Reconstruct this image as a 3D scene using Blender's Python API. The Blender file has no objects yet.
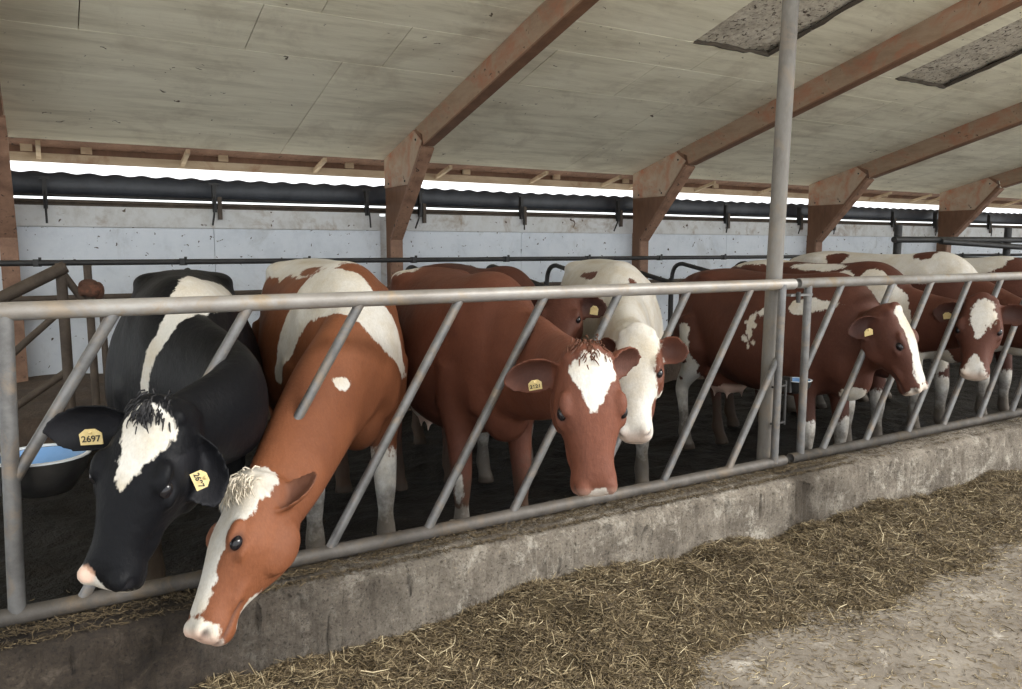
import bpy, bmesh, math, random
import numpy as np
from mathutils import Vector, Matrix

S = bpy.context.scene
COL = S.collection
random.seed(7)
RNG = np.random.default_rng(11)

# ------------------------------------------------------------------ camera
cam_d = bpy.data.cameras.new('camera')
cam_d.sensor_width = 36.0
cam_d.lens = 36.0 * 781.0 / 1022.0
cam_d.clip_end = 300
cam = bpy.data.objects.new('camera', cam_d)
COL.objects.link(cam)
cam.location = (0, 0, 1.6)
cam.rotation_euler = (math.radians(90 - 7.04), 0, math.radians(-30.8))
S.camera = cam

# ------------------------------------------------------------------ world, sun, exposure
world = bpy.data.worlds.new('overcast_sky')
S.world = world
world.use_nodes = True
wn = world.node_tree.nodes
wn['Background'].inputs[0].default_value = (0.93, 0.97, 1.0, 1)
wn['Background'].inputs[1].default_value = 1.0
sun_d = bpy.data.lights.new('hazy_sun', 'SUN')
sun_d.energy = 2.9
sun_d.angle = math.radians(30)
sun_d.color = (1.0, 0.96, 0.9)
sun = bpy.data.objects.new('hazy_sun', sun_d)
COL.objects.link(sun)
sun.rotation_euler = Vector((-0.60, 0.54, -0.59)).to_track_quat('-Z', 'Y').to_euler()
S.view_settings.view_transform = 'Standard'
S.view_settings.look = 'None'
S.view_settings.gamma = 1.0
S.view_settings.exposure = 1.25
S.view_settings.use_curve_mapping = False

# ------------------------------------------------------------------ materials
def new_mat(name):
    m = bpy.data.materials.new(name)
    m.use_nodes = True
    nt = m.node_tree
    return m, nt, nt.nodes['Principled BSDF']

def N(nt, typ, **kw):
    n = nt.nodes.new(typ)
    for k, v in kw.items():
        if k in ('inp',):
            for a, b in v.items():
                n.inputs[a].default_value = b
        else:
            setattr(n, k, v)
    return n

def c4(c):
    return (c[0], c[1], c[2], 1.0)

def ramp(nt, stops):
    r = nt.nodes.new('ShaderNodeValToRGB')
    e = r.color_ramp.elements
    while len(e) < len(stops):
        e.new(0.5)
    for i, (p, c) in enumerate(stops):
        e[i].position = p
        e[i].color = c4(c)
    return r

def tex_coord(nt, scale=(1, 1, 1), obj=True, rnd=False):
    t = nt.nodes.new('ShaderNodeTexCoord')
    mp = nt.nodes.new('ShaderNodeMapping')
    mp.inputs['Scale'].default_value = scale
    nt.links.new(t.outputs['Object'], mp.inputs['Vector'])
    if rnd:
        oi = nt.nodes.new('ShaderNodeObjectInfo')
        ml = N(nt, 'ShaderNodeMath', operation='MULTIPLY', inp={1: 37.0})
        nt.links.new(oi.outputs['Random'], ml.inputs[0])
        nt.links.new(ml.outputs[0], mp.inputs['Location'])
    return mp

def noise(nt, vec, scale, detail=6, rough=0.6, dist=0.0):
    n = nt.nodes.new('ShaderNodeTexNoise')
    n.inputs['Scale'].default_value = scale
    n.inputs['Detail'].default_value = detail
    n.inputs['Roughness'].default_value = rough
    n.inputs['Distortion'].default_value = dist
    nt.links.new(vec.outputs[0], n.inputs['Vector'])
    return n

def mix(nt, fac, a, b, mode='MIX'):
    m = nt.nodes.new('ShaderNodeMix')
    m.data_type = 'RGBA'
    m.blend_type = mode
    for sock, v in ((m.inputs[0], fac), (m.inputs[6], a), (m.inputs[7], b)):
        if hasattr(v, 'is_linked') or hasattr(v, 'links'):
            nt.links.new(v, sock)
        elif isinstance(v, (int, float)):
            sock.default_value = v
        else:
            sock.default_value = c4(v)
    return m.outputs[2]

def surf(name, stops, scale=4, stretch=(1, 1, 1), rough=0.7, metal=0.0, bump=0.2, bscale=40, bdist=0.01,
         dirt=None, dirt_scale=1.5, dirt_range=(0.5, 0.65), spots=None, spot_scale=30, spot_range=(0.68, 0.72),
         rnd=False, vary=0.0, spec=0.5, rough2=None):
    """noise-ramped surface; dirt = large soft stains, spots = small hard splashes"""
    m, nt, p = new_mat(name)
    v = tex_coord(nt, stretch, rnd=rnd)
    v1 = tex_coord(nt, (1, 1, 1), rnd=rnd)
    n = noise(nt, v, scale, 10, 0.72, 0.15)
    col = ramp(nt, stops)
    nt.links.new(n.outputs['Fac'], col.inputs[0])
    out = col.outputs[0]
    if dirt:
        d = noise(nt, v1, dirt_scale, 7, 0.7, 0.6)
        r = ramp(nt, [(dirt_range[0], (0, 0, 0)), (dirt_range[1], (1, 1, 1))])
        nt.links.new(d.outputs['Fac'], r.inputs[0])
        out = mix(nt, r.outputs[0], out, dirt)
    if spots:
        d = noise(nt, v1, spot_scale, 3, 0.5, 0.8)
        r = ramp(nt, [(spot_range[0], (0, 0, 0)), (spot_range[1], (1, 1, 1))])
        nt.links.new(d.outputs['Fac'], r.inputs[0])
        out = mix(nt, r.outputs[0], out, spots)
    if vary:
        oi = nt.nodes.new('ShaderNodeObjectInfo')
        mr = N(nt, 'ShaderNodeMapRange', inp={3: 1 - vary, 4: 1 + vary})
        nt.links.new(oi.outputs['Random'], mr.inputs[0])
        hs = nt.nodes.new('ShaderNodeHueSaturation')
        nt.links.new(mr.outputs[0], hs.inputs['Value'])
        nt.links.new(out, hs.inputs['Color'])
        out = hs.outputs[0]
    nt.links.new(out, p.inputs['Base Color'])
    p.inputs['Roughness'].default_value = rough
    p.inputs['Metallic'].default_value = metal
    p.inputs['Specular IOR Level'].default_value = spec
    b = noise(nt, v, bscale, 6, 0.65)
    bn = N(nt, 'ShaderNodeBump', inp={'Strength': bump, 'Distance': bdist})
    nt.links.new(b.outputs['Fac'], bn.inputs['Height'])
    nt.links.new(bn.outputs[0], p.inputs['Normal'])
    return m

M = {}
M['ceil'] = surf('ceiling_board', [(0.3, (0.57, 0.525, 0.40)), (0.5, (0.77, 0.725, 0.58)), (0.7, (0.89, 0.85, 0.70))],
                 scale=2.6, stretch=(0.3, 2.4, 1), rough=0.85, bump=0.35, bscale=9, bdist=0.012,
                 dirt=(0.42, 0.36, 0.27), dirt_scale=1.1, dirt_range=(0.5, 0.85),
                 spots=(0.12, 0.09, 0.06), spot_scale=11, spot_range=(0.71, 0.735), vary=0.05, spec=0.2)
M['ceil_gap'] = surf('ceiling_void', [(0.3, (0.05, 0.04, 0.03)), (0.7, (0.1, 0.08, 0.06))], rough=0.95)
M['insul'] = surf('dusty_insulation', [(0.3, (0.30, 0.25, 0.2)), (0.5, (0.58, 0.52, 0.43)), (0.7, (0.7, 0.65, 0.56))],
                  scale=16, rough=0.95, bump=0.9, bscale=26, bdist=0.03, spots=(0.08, 0.06, 0.045), spot_scale=22, spot_range=(0.58, 0.66))
M['frame'] = surf('primed_timber', [(0.3, (0.30, 0.205, 0.14)), (0.5, (0.42, 0.31, 0.22)), (0.7, (0.46, 0.37, 0.28))],
                  scale=3.0, rough=0.75, bump=0.25, bscale=18, dirt=(0.42, 0.16, 0.085), dirt_scale=2.3, dirt_range=(0.48, 0.66),
                  spots=(0.10, 0.06, 0.04), spot_scale=14, spot_range=(0.68, 0.72), vary=0.06)
M['beam'] = surf('worn_beam_timber', [(0.3, (0.19, 0.125, 0.08)), (0.5, (0.30, 0.205, 0.135)), (0.7, (0.37, 0.275, 0.195))],
                 scale=3.0, stretch=(1, 0.3, 1), rough=0.75, bump=0.25, bscale=18, dirt=(0.34, 0.125, 0.065), dirt_scale=2.0, dirt_range=(0.48, 0.68),
                 spots=(0.08, 0.05, 0.03), spot_scale=14, spot_range=(0.68, 0.72), vary=0.06)
M['frame_dark'] = surf('brown_stained_timber', [(0.3, (0.11, 0.055, 0.03)), (0.6, (0.2, 0.1, 0.055)), (0.8, (0.27, 0.15, 0.09))],
                       scale=4, stretch=(1, 1, 0.3), rough=0.7, bump=0.25, bscale=20)
M['flange'] = surf('flange_timber', [(0.3, (0.15, 0.08, 0.05)), (0.6, (0.30, 0.17, 0.11)), (0.8, (0.4, 0.27, 0.18))],
                   scale=5, rough=0.7, bump=0.3, bscale=25, spots=(0.05, 0.03, 0.02), spot_scale=18, spot_range=(0.64, 0.7))
M['wood'] = surf('pale_timber', [(0.3, (0.36, 0.26, 0.16)), (0.55, (0.5, 0.38, 0.25)), (0.8, (0.58, 0.46, 0.32))],
                 scale=4, stretch=(0.4, 2, 2), rough=0.8, bump=0.2, dirt=(0.3, 0.15, 0.08), dirt_scale=2, dirt_range=(0.55, 0.75), vary=0.1)
M['wall'] = surf('whitewashed_wall', [(0.3, (0.60, 0.64, 0.69)), (0.5, (0.70, 0.74, 0.79)), (0.75, (0.76, 0.79, 0.83))],
                 scale=3.0, rough=0.85, bump=0.35, bscale=20, bdist=0.01, dirt=(0.46, 0.47, 0.47), dirt_scale=1.6, dirt_range=(0.55, 0.8),
                 spots=(0.07, 0.055, 0.045), spot_scale=15, spot_range=(0.68, 0.70), vary=0.02, spec=0.2)
M['wall_top'] = surf('stained_wall_top', [(0.3, (0.50, 0.48, 0.45)), (0.5, (0.64, 0.64, 0.63)), (0.75, (0.7, 0.71, 0.72))],
                     scale=4.0, rough=0.85, bump=0.4, bscale=20, bdist=0.01, dirt=(0.33, 0.25, 0.18), dirt_scale=2.6, dirt_range=(0.52, 0.72),
                     spots=(0.1, 0.07, 0.05), spot_scale=10, spot_range=(0.68, 0.71), spec=0.2)
M['pipe'] = surf('galvanised_pipe', [(0.3, (0.075, 0.072, 0.07)), (0.5, (0.145, 0.143, 0.142)), (0.75, (0.225, 0.225, 0.225))],
                 scale=7, rough=0.42, metal=0.35, bump=0.15, bscale=60, bdist=0.003, dirt=(0.23, 0.18, 0.135), dirt_scale=9, dirt_range=(0.5, 0.7))
M['pipe_worn'] = surf('worn_top_rail', [(0.3, (0.17, 0.15, 0.13)), (0.5, (0.28, 0.26, 0.24)), (0.75, (0.38, 0.37, 0.355))],
                      scale=6, stretch=(0.5, 1, 1), rough=0.45, metal=0.25, bump=0.2, bscale=50, bdist=0.003,
                      dirt=(0.30, 0.235, 0.165), dirt_scale=7, dirt_range=(0.5, 0.68))
M['pole'] = surf('weathered_pole', [(0.3, (0.095, 0.083, 0.071)), (0.5, (0.16, 0.147, 0.131)), (0.75, (0.23, 0.22, 0.203))],
                 scale=6, stretch=(1, 1, 0.4), rough=0.55, metal=0.1, bump=0.2, bscale=50, bdist=0.003, dirt=(0.21, 0.165, 0.12), dirt_scale=5, dirt_range=(0.5, 0.7))
M['pipe_dirty'] = surf('dirty_bottom_rail', [(0.3, (0.04, 0.034, 0.028)), (0.55, (0.085, 0.075, 0.066)), (0.8, (0.15, 0.137, 0.122))],
                       scale=6, rough=0.6, metal=0.15, bump=0.35, bscale=50, bdist=0.006, dirt=(0.12, 0.09, 0.06), dirt_scale=8, dirt_range=(0.5, 0.7))
M['iron'] = surf('dark_iron', [(0.3, (0.02, 0.02, 0.021)), (0.6, (0.045, 0.043, 0.042)), (0.8, (0.085, 0.075, 0.065))],
                 scale=7, rough=0.55, metal=0.3, bump=0.25, bscale=50, bdist=0.004)
M['rust_iron'] = surf('grimy_iron', [(0.3, (0.05, 0.035, 0.026)), (0.6, (0.1, 0.075, 0.055)), (0.8, (0.16, 0.12, 0.09))],
                      scale=7, rough=0.75, bump=0.35, bscale=40, bdist=0.006)
M['tarp'] = surf('black_curtain', [(0.3, (0.018, 0.02, 0.026)), (0.7, (0.05, 0.055, 0.065))], scale=3, rough=0.42, bump=0.3, bscale=8)
M['plastic'] = surf('black_plastic', [(0.3, (0.012, 0.012, 0.013)), (0.7, (0.03, 0.03, 0.03))], scale=8, rough=0.35, bump=0.15)
M['enamel'] = surf('blue_enamel', [(0.3, (0.12, 0.25, 0.47)), (0.7, (0.17, 0.32, 0.56))], scale=8, rough=0.25, bump=0.03)  # sky reflected in the water, put into the colour as blue
M['enamel_rim'] = surf('pale_enamel_rim', [(0.3, (0.6, 0.65, 0.7)), (0.7, (0.75, 0.78, 0.8))], scale=8, rough=0.3, bump=0.05)
M['slurry'] = surf('slurry_floor', [(0.3, (0.005, 0.004, 0.003)), (0.55, (0.011, 0.009, 0.007)), (0.8, (0.026, 0.020, 0.015))],
                   scale=3.5, rough=0.62, bump=1.0, bscale=9, bdist=0.06, spec=0.22)
M['bed'] = surf('stall_bed', [(0.3, (0.06, 0.042, 0.03)), (0.55, (0.1, 0.07, 0.05)), (0.8, (0.17, 0.12, 0.085))],
                scale=6, rough=0.9, bump=0.9, bscale=22, bdist=0.03)
M['ground'] = surf('yard_gravel', [(0.3, (0.60, 0.57, 0.50)), (0.7, (0.74, 0.70, 0.62))], scale=6, rough=0.95)  # unseen ground, made pale to bounce light up to the ceiling
M['rope'] = surf('rusty_lump', [(0.3, (0.07, 0.035, 0.022)), (0.55, (0.12, 0.055, 0.035)), (0.7, (0.26, 0.10, 0.055))], scale=14, rough=0.9, bump=0.6)
M['tag'] = surf('yellow_tag', [(0.3, (0.50, 0.38, 0.15)), (0.6, (0.66, 0.52, 0.25)), (0.8, (0.72, 0.6, 0.34))], scale=30, rough=0.55, bump=0.1)
M['ink'] = surf('tag_ink', [(0.3, (0.02, 0.015, 0.01)), (0.7, (0.04, 0.03, 0.02))], rough=0.7)

def concrete_curb():
    m, nt, p = new_mat('worn_curb_concrete')
    v = tex_coord(nt)
    n = noise(nt, v, 3.6, 11, 0.82, 0.1)
    c = ramp(nt, [(0.3, (0.085, 0.068, 0.052)), (0.45, (0.185, 0.155, 0.122)), (0.58, (0.31, 0.27, 0.22)), (0.75, (0.47, 0.43, 0.37))])
    nt.links.new(n.outputs['Fac'], c.inputs[0])
    # pale lime crust
    n2 = noise(nt, v, 4.5, 9, 0.85, 0.15)
    r2 = ramp(nt, [(0.52, (0, 0, 0)), (0.62, (1, 1, 1))])
    nt.links.new(n2.outputs['Fac'], r2.inputs[0])
    out = mix(nt, r2.outputs[0], c.outputs[0], (0.52, 0.475, 0.405))
    # wet, dung-smeared end towards the left and one darker band near the pole: both with ragged edges
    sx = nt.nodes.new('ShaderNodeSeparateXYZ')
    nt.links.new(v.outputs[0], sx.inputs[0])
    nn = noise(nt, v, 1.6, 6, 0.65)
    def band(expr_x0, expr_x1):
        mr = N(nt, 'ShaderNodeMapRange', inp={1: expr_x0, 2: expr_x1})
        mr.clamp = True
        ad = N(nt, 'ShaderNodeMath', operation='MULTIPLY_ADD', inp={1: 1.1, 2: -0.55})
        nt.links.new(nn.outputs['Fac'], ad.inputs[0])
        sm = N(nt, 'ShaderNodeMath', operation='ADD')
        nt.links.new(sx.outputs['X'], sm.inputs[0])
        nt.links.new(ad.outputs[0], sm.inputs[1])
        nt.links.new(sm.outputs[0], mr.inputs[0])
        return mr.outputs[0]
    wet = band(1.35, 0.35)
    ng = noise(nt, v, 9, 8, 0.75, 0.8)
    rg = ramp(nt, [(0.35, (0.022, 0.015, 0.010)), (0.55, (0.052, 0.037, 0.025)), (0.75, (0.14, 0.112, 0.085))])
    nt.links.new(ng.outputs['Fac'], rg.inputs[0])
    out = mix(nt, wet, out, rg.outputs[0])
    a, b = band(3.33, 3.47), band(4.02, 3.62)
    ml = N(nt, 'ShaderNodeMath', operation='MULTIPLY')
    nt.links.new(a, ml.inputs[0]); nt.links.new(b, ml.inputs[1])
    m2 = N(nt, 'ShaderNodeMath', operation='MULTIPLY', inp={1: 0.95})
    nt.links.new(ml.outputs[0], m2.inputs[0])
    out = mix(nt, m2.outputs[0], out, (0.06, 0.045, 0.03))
    sp = noise(nt, v, 90, 3, 0.6)
    rs = ramp(nt, [(0.30, (0.35, 0.33, 0.30)), (0.45, (1, 1, 1)), (0.62, (1, 1, 1)), (0.70, (1.5, 1.45, 1.35))])
    nt.links.new(sp.outputs['Fac'], rs.inputs[0])
    out = mix(nt, 1.0, out, rs.outputs[0], 'MULTIPLY')
    nt.links.new(out, p.inputs['Base Color'])
    p.inputs['Roughness'].default_value = 0.85
    b = noise(nt, v, 22, 10, 0.85)
    bn = N(nt, 'ShaderNodeBump', inp={'Strength': 1.0, 'Distance': 0.03})
    nt.links.new(b.outputs['Fac'], bn.inputs['Height'])
    nt.links.new(bn.outputs[0], p.inputs['Normal'])
    return m
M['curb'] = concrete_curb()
M['floor'] = surf('dusty_concrete_floor', [(0.3, (0.10, 0.082, 0.064)), (0.5, (0.175, 0.152, 0.125)), (0.7, (0.25, 0.225, 0.19))],
                  scale=4, rough=0.85, bump=0.5, bscale=45, bdist=0.008, dirt=(0.44, 0.41, 0.365), dirt_scale=2.6, dirt_range=(0.56, 0.7),
                  spots=(0.13, 0.1, 0.06), spot_scale=26, spot_range=(0.6, 0.68))

def hay_mat():
    m, nt, p = new_mat('chopped_silage')
    at = N(nt, 'ShaderNodeAttribute', attribute_name='tone')
    r = ramp(nt, [(0.0, (0.032, 0.022, 0.011)), (0.3, (0.088, 0.062, 0.032)), (0.6, (0.195, 0.145, 0.080)), (0.85, (0.36, 0.285, 0.165)), (1.0, (0.60, 0.51, 0.33))])
    nt.links.new(at.outputs['Fac'], r.inputs[0])
    nt.links.new(r.outputs[0], p.inputs['Base Color'])
    p.inputs['Roughness'].default_value = 0.7
    return m
M['hay'] = hay_mat()
M['haybase'] = surf('silage_bed', [(0.3, (0.03, 0.02, 0.009)), (0.5, (0.085, 0.06, 0.028)), (0.7, (0.17, 0.125, 0.06))],
                    scale=30, rough=0.9, bump=1.0, bscale=45, bdist=0.03)

# ------------------------------------------------------------------ mesh helpers
class MB:
    def __init__(s):
        s.v, s.f = [], []
    def add(s, verts, faces):
        o = len(s.v)
        s.v += [tuple(map(float, q)) for q in verts]
        s.f += [tuple(i + o for i in f) for f in faces]
        return s
    def box(s, lo, hi):
        x0, y0, z0 = lo; x1, y1, z1 = hi
        return s.add([(x0, y0, z0), (x1, y0, z0), (x1, y1, z0), (x0, y1, z0), (x0, y0, z1), (x1, y0, z1), (x1, y1, z1), (x0, y1, z1)],
                     [(0, 3, 2, 1), (4, 5, 6, 7), (0, 1, 5, 4), (1, 2, 6, 5), (2, 3, 7, 6), (3, 0, 4, 7)])
    def prism(s, poly, d0, d1, axis=0):
        """polygon in the plane across `axis` (given as the other two coordinates), extruded from d0 to d1"""
        n = len(poly)
        def P(p, d):
            q = list(p); q.insert(axis, d); return q
        vs = [P(p, d0) for p in poly] + [P(p, d1) for p in poly]
        fs = [tuple(range(n)), tuple(range(2 * n - 1, n - 1, -1))]
        fs += [(i, i + n, (i + 1) % n + n, (i + 1) % n) for i in range(n)]
        return s.add(vs, fs)
    def tube(s, pts, r, seg=12, caps=True, hollow=False):
        pts = [Vector(p) for p in pts]
        rs = r if isinstance(r, (list, tuple)) else [r] * len(pts)
        vs, fs = [], []
        t0 = (pts[1] - pts[0]).normalized()
        ref = Vector((0, 0, 1)) if abs(t0.z) < 0.9 else Vector((1, 0, 0))
        u = t0.cross(ref).normalized()
        for i, p in enumerate(pts):
            if i == 0: t = pts[1] - pts[0]
            elif i == len(pts) - 1: t = pts[-1] - pts[-2]
            else: t = (pts[i + 1] - p).normalized() + (p - pts[i - 1]).normalized()
            t.normalize()
            u = (u - t * u.dot(t)).normalized()
            w = t.cross(u)
            for k in range(seg):
                a = 2 * math.pi * k / seg
                vs.append(p + (u * math.cos(a) + w * math.sin(a)) * rs[i])
        for i in range(len(pts) - 1):
            for k in range(seg):
                a, b = i * seg + k, i * seg + (k + 1) % seg
                fs.append((a, b, b + seg, a + seg))
        if caps:
            fs.append(tuple(range(seg - 1, -1, -1)))
            fs.append(tuple(range((len(pts) - 1) * seg, len(pts) * seg)))
        return s.add(vs, fs)
    def lathe(s, prof, origin=(0, 0, 0), seg=24, caps=True):
        ox, oy, oz = origin
        vs, fs = [], []
        for r, z in prof:
            for k in range(seg):
                a = 2 * math.pi * k / seg
                vs.append((ox + r * math.cos(a), oy + r * math.sin(a), oz + z))
        for i in range(len(prof) - 1):
            for k in range(seg):
                a, b = i * seg + k, i * seg + (k + 1) % seg
                fs.append((a, b, b + seg, a + seg))
        if caps:
            fs.append(tuple(range(seg - 1, -1, -1)))
            n = (len(prof) - 1) * seg
            fs.append(tuple(range(n, n + seg)))
        return s.add(vs, fs)
    def ell(s, c, rad, axes=None, nu=14, nv=10):
        c = Vector(c)
        ax = axes or (Vector((1, 0, 0)), Vector((0, 1, 0)), Vector((0, 0, 1)))
        vs, fs = [], []
        for j in range(1, nv):
            th = math.pi * j / nv
            for i in range(nu):
                ph = 2 * math.pi * i / nu
                vs.append(c + ax[0] * (rad[0] * math.sin(th) * math.cos(ph)) + ax[1] * (rad[1] * math.sin(th) * math.sin(ph)) + ax[2] * (rad[2] * math.cos(th)))
        top, bot = len(vs), len(vs) + 1
        vs += [c + ax[2] * rad[2], c - ax[2] * rad[2]]
        for j in range(nv - 2):
            for i in range(nu):
                a, b = j * nu + i, j * nu + (i + 1) % nu
                fs.append((a, a + nu, b + nu, b))
        for i in range(nu):
            fs.append((top, i, (i + 1) % nu))
            k = (nv - 2) * nu
            fs.append((bot, k + (i + 1) % nu, k + i))
        return s.add(vs, fs)
    def rings(s, rings):
        n = len(rings[0]); vs = [p for r in rings for p in r]; fs = []
        for i in range(len(rings) - 1):
            for k in range(n):
                a, b = i * n + k, i * n + (k + 1) % n
                fs.append((a, b, b + n, a + n))
        for base, rev in ((0, True), ((len(rings) - 1) * n, False)):
            ce = sum((Vector(p) for p in rings[0 if rev else -1]), Vector()) / n
            vs.append(ce); ci = len(vs) - 1
            for k in range(n):
                a, b = base + k, base + (k + 1) % n
                fs.append((ci, b, a) if rev else (ci, a, b))
        return s.add(vs, fs)
    def mesh(s, name, mat=None, smooth=False, fix=True):
        me = bpy.data.meshes.new(name)
        me.from_pydata(s.v, [], s.f)
        if fix:
            bm = bmesh.new(); bm.from_mesh(me)
            bmesh.ops.recalc_face_normals(bm, faces=bm.faces)
            bm.to_mesh(me); bm.free()
        if smooth:
            me.shade_smooth()
            me.set_sharp_from_angle(angle=math.radians(50))
        if mat: me.materials.append(mat)
        return me
    def obj(s, name, mat, parent=None, smooth=False, loc=None, rot=None):
        return link(name, s.mesh(name, mat, smooth), parent, loc, rot)

def link(name, data, parent=None, loc=None, rot=None):
    o = bpy.data.objects.new(name, data)
    COL.objects.link(o)
    if parent: o.parent = parent
    if loc: o.location = loc
    if rot: o.rotation_euler = rot
    return o

def tag(o, label=None, cat=None, group=None, kind=None):
    for k, v in (('label', label), ('category', cat), ('group', group), ('kind', kind)):
        if v: o[k] = v
    return o

def empty(name, loc=(0, 0, 0), rz=0.0):
    o = bpy.data.objects.new(name, None)
    COL.objects.link(o)
    o.location = loc; o.rotation_euler = (0, 0, rz)
    o.empty_display_size = 0.1
    return o

def arc(p0, p1, p2, n=6):
    p0, p1, p2 = Vector(p0), Vector(p1), Vector(p2)
    return [(p0 * (1 - t) ** 2 + p1 * (2 * t * (1 - t)) + p2 * t * t) for t in [i / n for i in range(n + 1)]]

# ------------------------------------------------------------------ setting
XL, XR = -4.25, 23.75          # barn ends
YW = 9.4                       # inner face of the back wall
YF = 2.92                      # feed fence plane
YC = 2.76                      # curb front face
SL = math.tan(math.radians(14.5))
ZE = 2.71
YR = -1.6                      # where the roof reaches its open ridge
def zr(y): return ZE + (YW - y) * SL

o = MB().box((XL - 6, -2.0, -0.2), (XR + 8, YC + 0.05, 0.0)).obj('floor', M['floor'])
tag(o, 'dusty grey concrete floor of the feed alley strewn with silage', 'floor', kind='structure')

tag(MB().box((XL - 12, -16, -0.2), (XR + 14, -2.0, 0.0)).obj('floor', M['ground']), 'pale sunlit yard on the open side of the barn', 'ground', kind='structure')  # unseen, added to throw sunlight up onto the ceiling
# slurry alley: gridded and uneven
def grid(x0, x1, y0, y1, nx, ny, fz):
    xs, ys = np.linspace(x0, x1, nx), np.linspace(y0, y1, ny)
    X, Y = np.meshgrid(xs, ys)
    Z = fz(X, Y)
    vs = np.stack([X, Y, Z], -1).reshape(-1, 3)
    fs = [(j * nx + i, j * nx + i + 1, (j + 1) * nx + i + 1, (j + 1) * nx + i) for j in range(ny - 1) for i in range(nx - 1)]
    return vs, fs
_ph = RNG.uniform(0, 6.28, (60, 2)); _fr = RNG.normal(0, 1, (60, 2))
def bumps(X, Y, freq, n=24):
    z = np.zeros_like(X)
    for i in range(n):
        k = _fr[i] * freq
        z += np.sin(k[0] * X + k[1] * Y + _ph[i, 0]) / n ** 0.5
    return z
def slurry_z(X, Y): return -0.02 + 0.012 * bumps(X, Y, 9) + 0.008 * bumps(X + 3, Y, 22)
vs, fs = grid(XL, XR, 3.1, 7.12, 420, 110, slurry_z)
mb = MB(); mb.v = [tuple(p) for p in vs.tolist()]; mb.f = fs
tag(mb.obj('floor', M['slurry'], smooth=True), 'dark wet slurry floor where the cows stand', 'floor', kind='structure')
def bed_z(X, Y): return 0.24 + 0.015 * bumps(X, Y, 6) + 0.05 * np.clip((Y - 8.9) / 0.5, 0, 1) * (1 + 0.5 * bumps(X, Y, 3))
vs, fs = grid(XL, XR, 7.1, YW + 0.02, 300, 30, bed_z)
mb = MB(); mb.v = [tuple(p) for p in vs.tolist()]; mb.f = fs
mb.box((XL, 7.05, -0.1), (XR, 7.16, 0.27))
tag(mb.obj('floor', M['bed'], smooth=True), 'raised brown bedding of the stalls along the back wall', 'floor', kind='structure')
tag(MB().box((XL - 30, YW + 0.3, -0.3), (XR + 40, YW + 60, -0.1)).obj('floor', M['ground']),
    'pale yard outside behind the barn wall', 'ground', kind='structure')  # unseen bright ground, added to send light in at the eave

# curb with a chipped chamfer
def curb():
    prof = [(YC + 0.0, -0.05), (YC, 0.05), (YC, 0.14), (YC + 0.002, 0.23), (YC + 0.006, 0.31), (YC + 0.018, 0.335), (YC + 0.045, 0.352), (YC + 0.09, 0.36), (YC + 0.16, 0.364), (YC + 0.24, 0.362), (YC + 0.34, 0.35), (YC + 0.37, 0.3), (YC + 0.37, -0.05)]
    nx = 900
    xs = np.concatenate([np.linspace(XL, -0.3, 30)[:-1], np.linspace(-0.3, 8, 780), np.linspace(8, XR, 92)[1:]]); nx = len(xs)
    vs = []
    for i, x in enumerate(xs):
        for j, (y, z) in enumerate(prof):
            w = 0.006 * math.sin(x * 9.1 + j * 2.0) + 0.005 * math.sin(x * 23.0 + j) + 0.004 * math.sin(x * 47 + 3 * j) + random.gauss(0, 0.004) - (0.018 if j in (4, 5, 6) and (x * 1.7) % 1.0 < 0.12 else 0)
            vs.append((x, y + (w if 0 < j < 11 else 0), z + (0.6 * w if 0 < j < 11 else 0)))
    n = len(prof)
    fs = [(i * n + j, (i + 1) * n + j, (i + 1) * n + j + 1, i * n + j + 1) for i in range(nx - 1) for j in range(n - 1)]
    m = MB(); m.v = vs; m.f = fs
    return m
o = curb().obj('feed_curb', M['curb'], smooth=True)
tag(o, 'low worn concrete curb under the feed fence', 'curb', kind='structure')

# back wall: two courses of precast panels per bay
FX = [-4.25 + 4.0 * k for k in range(8)]; FX[1] = -0.335           # left faces of the frames
wall = MB().box((XL, YW + 0.03, -0.1), (XR, YW + 0.16, 2.0)).obj('wall_back', M['wall_top'])
tag(wall, 'whitewashed low back wall with dirt splashes below the open eave', 'wall', kind='structure')
for k in range(7):
    x0 = FX[k] + 0.02
    for a, b in ((0.0, 2.0), (2.0, 4.0)):
        MB().box((x0 + a + 0.003, YW, 0.0), (x0 + b - 0.003, YW + 0.06, 1.815)).obj('wall_panel', M['wall'], wall)
    MB().box((x0 + 0.003, YW - 0.012, 1.822), (x0 + 3.99, YW + 0.06, 2.035)).obj('coping_panel', M['wall_top'], wall)
# ceiling: backing sheet plus separate boards; two boards are missing
ceil = MB().prism([(YW + 0.62, zr(YW + 0.62) + 0.10), (YW + 0.62, zr(YW + 0.62) + 0.16), (YR, zr(YR) + 0.16), (YR, zr(YR) + 0.10)], XL - 2, XR + 2, 0).obj('ceiling', M['flange'])
tag(ceil, 'sloping board ceiling with dark joints rising from the back wall', 'ceiling', kind='structure')
rows = [YW + 0.04, 7.16, 6.43, 5.93, 4.25, 2.0, -0.2, YR]
def board(x0, x1, ya, yb):
    g = 0.004; t = 0.03
    ya -= g; yb += g; x0 += g; x1 -= g
    m = MB()
    vs = []
    for x, y, dz in ((x0, ya, 0), (x1, ya, 0), (x1, yb, 0), (x0, yb, 0), (x0, ya, t), (x1, ya, t), (x1, yb, t), (x0, yb, t)):
        vs.append((x, y, zr(y) + dz))
    m.add(vs, [(0, 3, 2, 1), (4, 5, 6, 7), (0, 1, 5, 4), (1, 2, 6, 5), (2, 3, 7, 6), (3, 0, 4, 7)])
    return m.obj('ceiling_board', M['ceil'], ceil)
holes = [(5.62, 6.68, 4.35, 5.93), (8.88, 9.88, 4.35, 5.93)]
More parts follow.
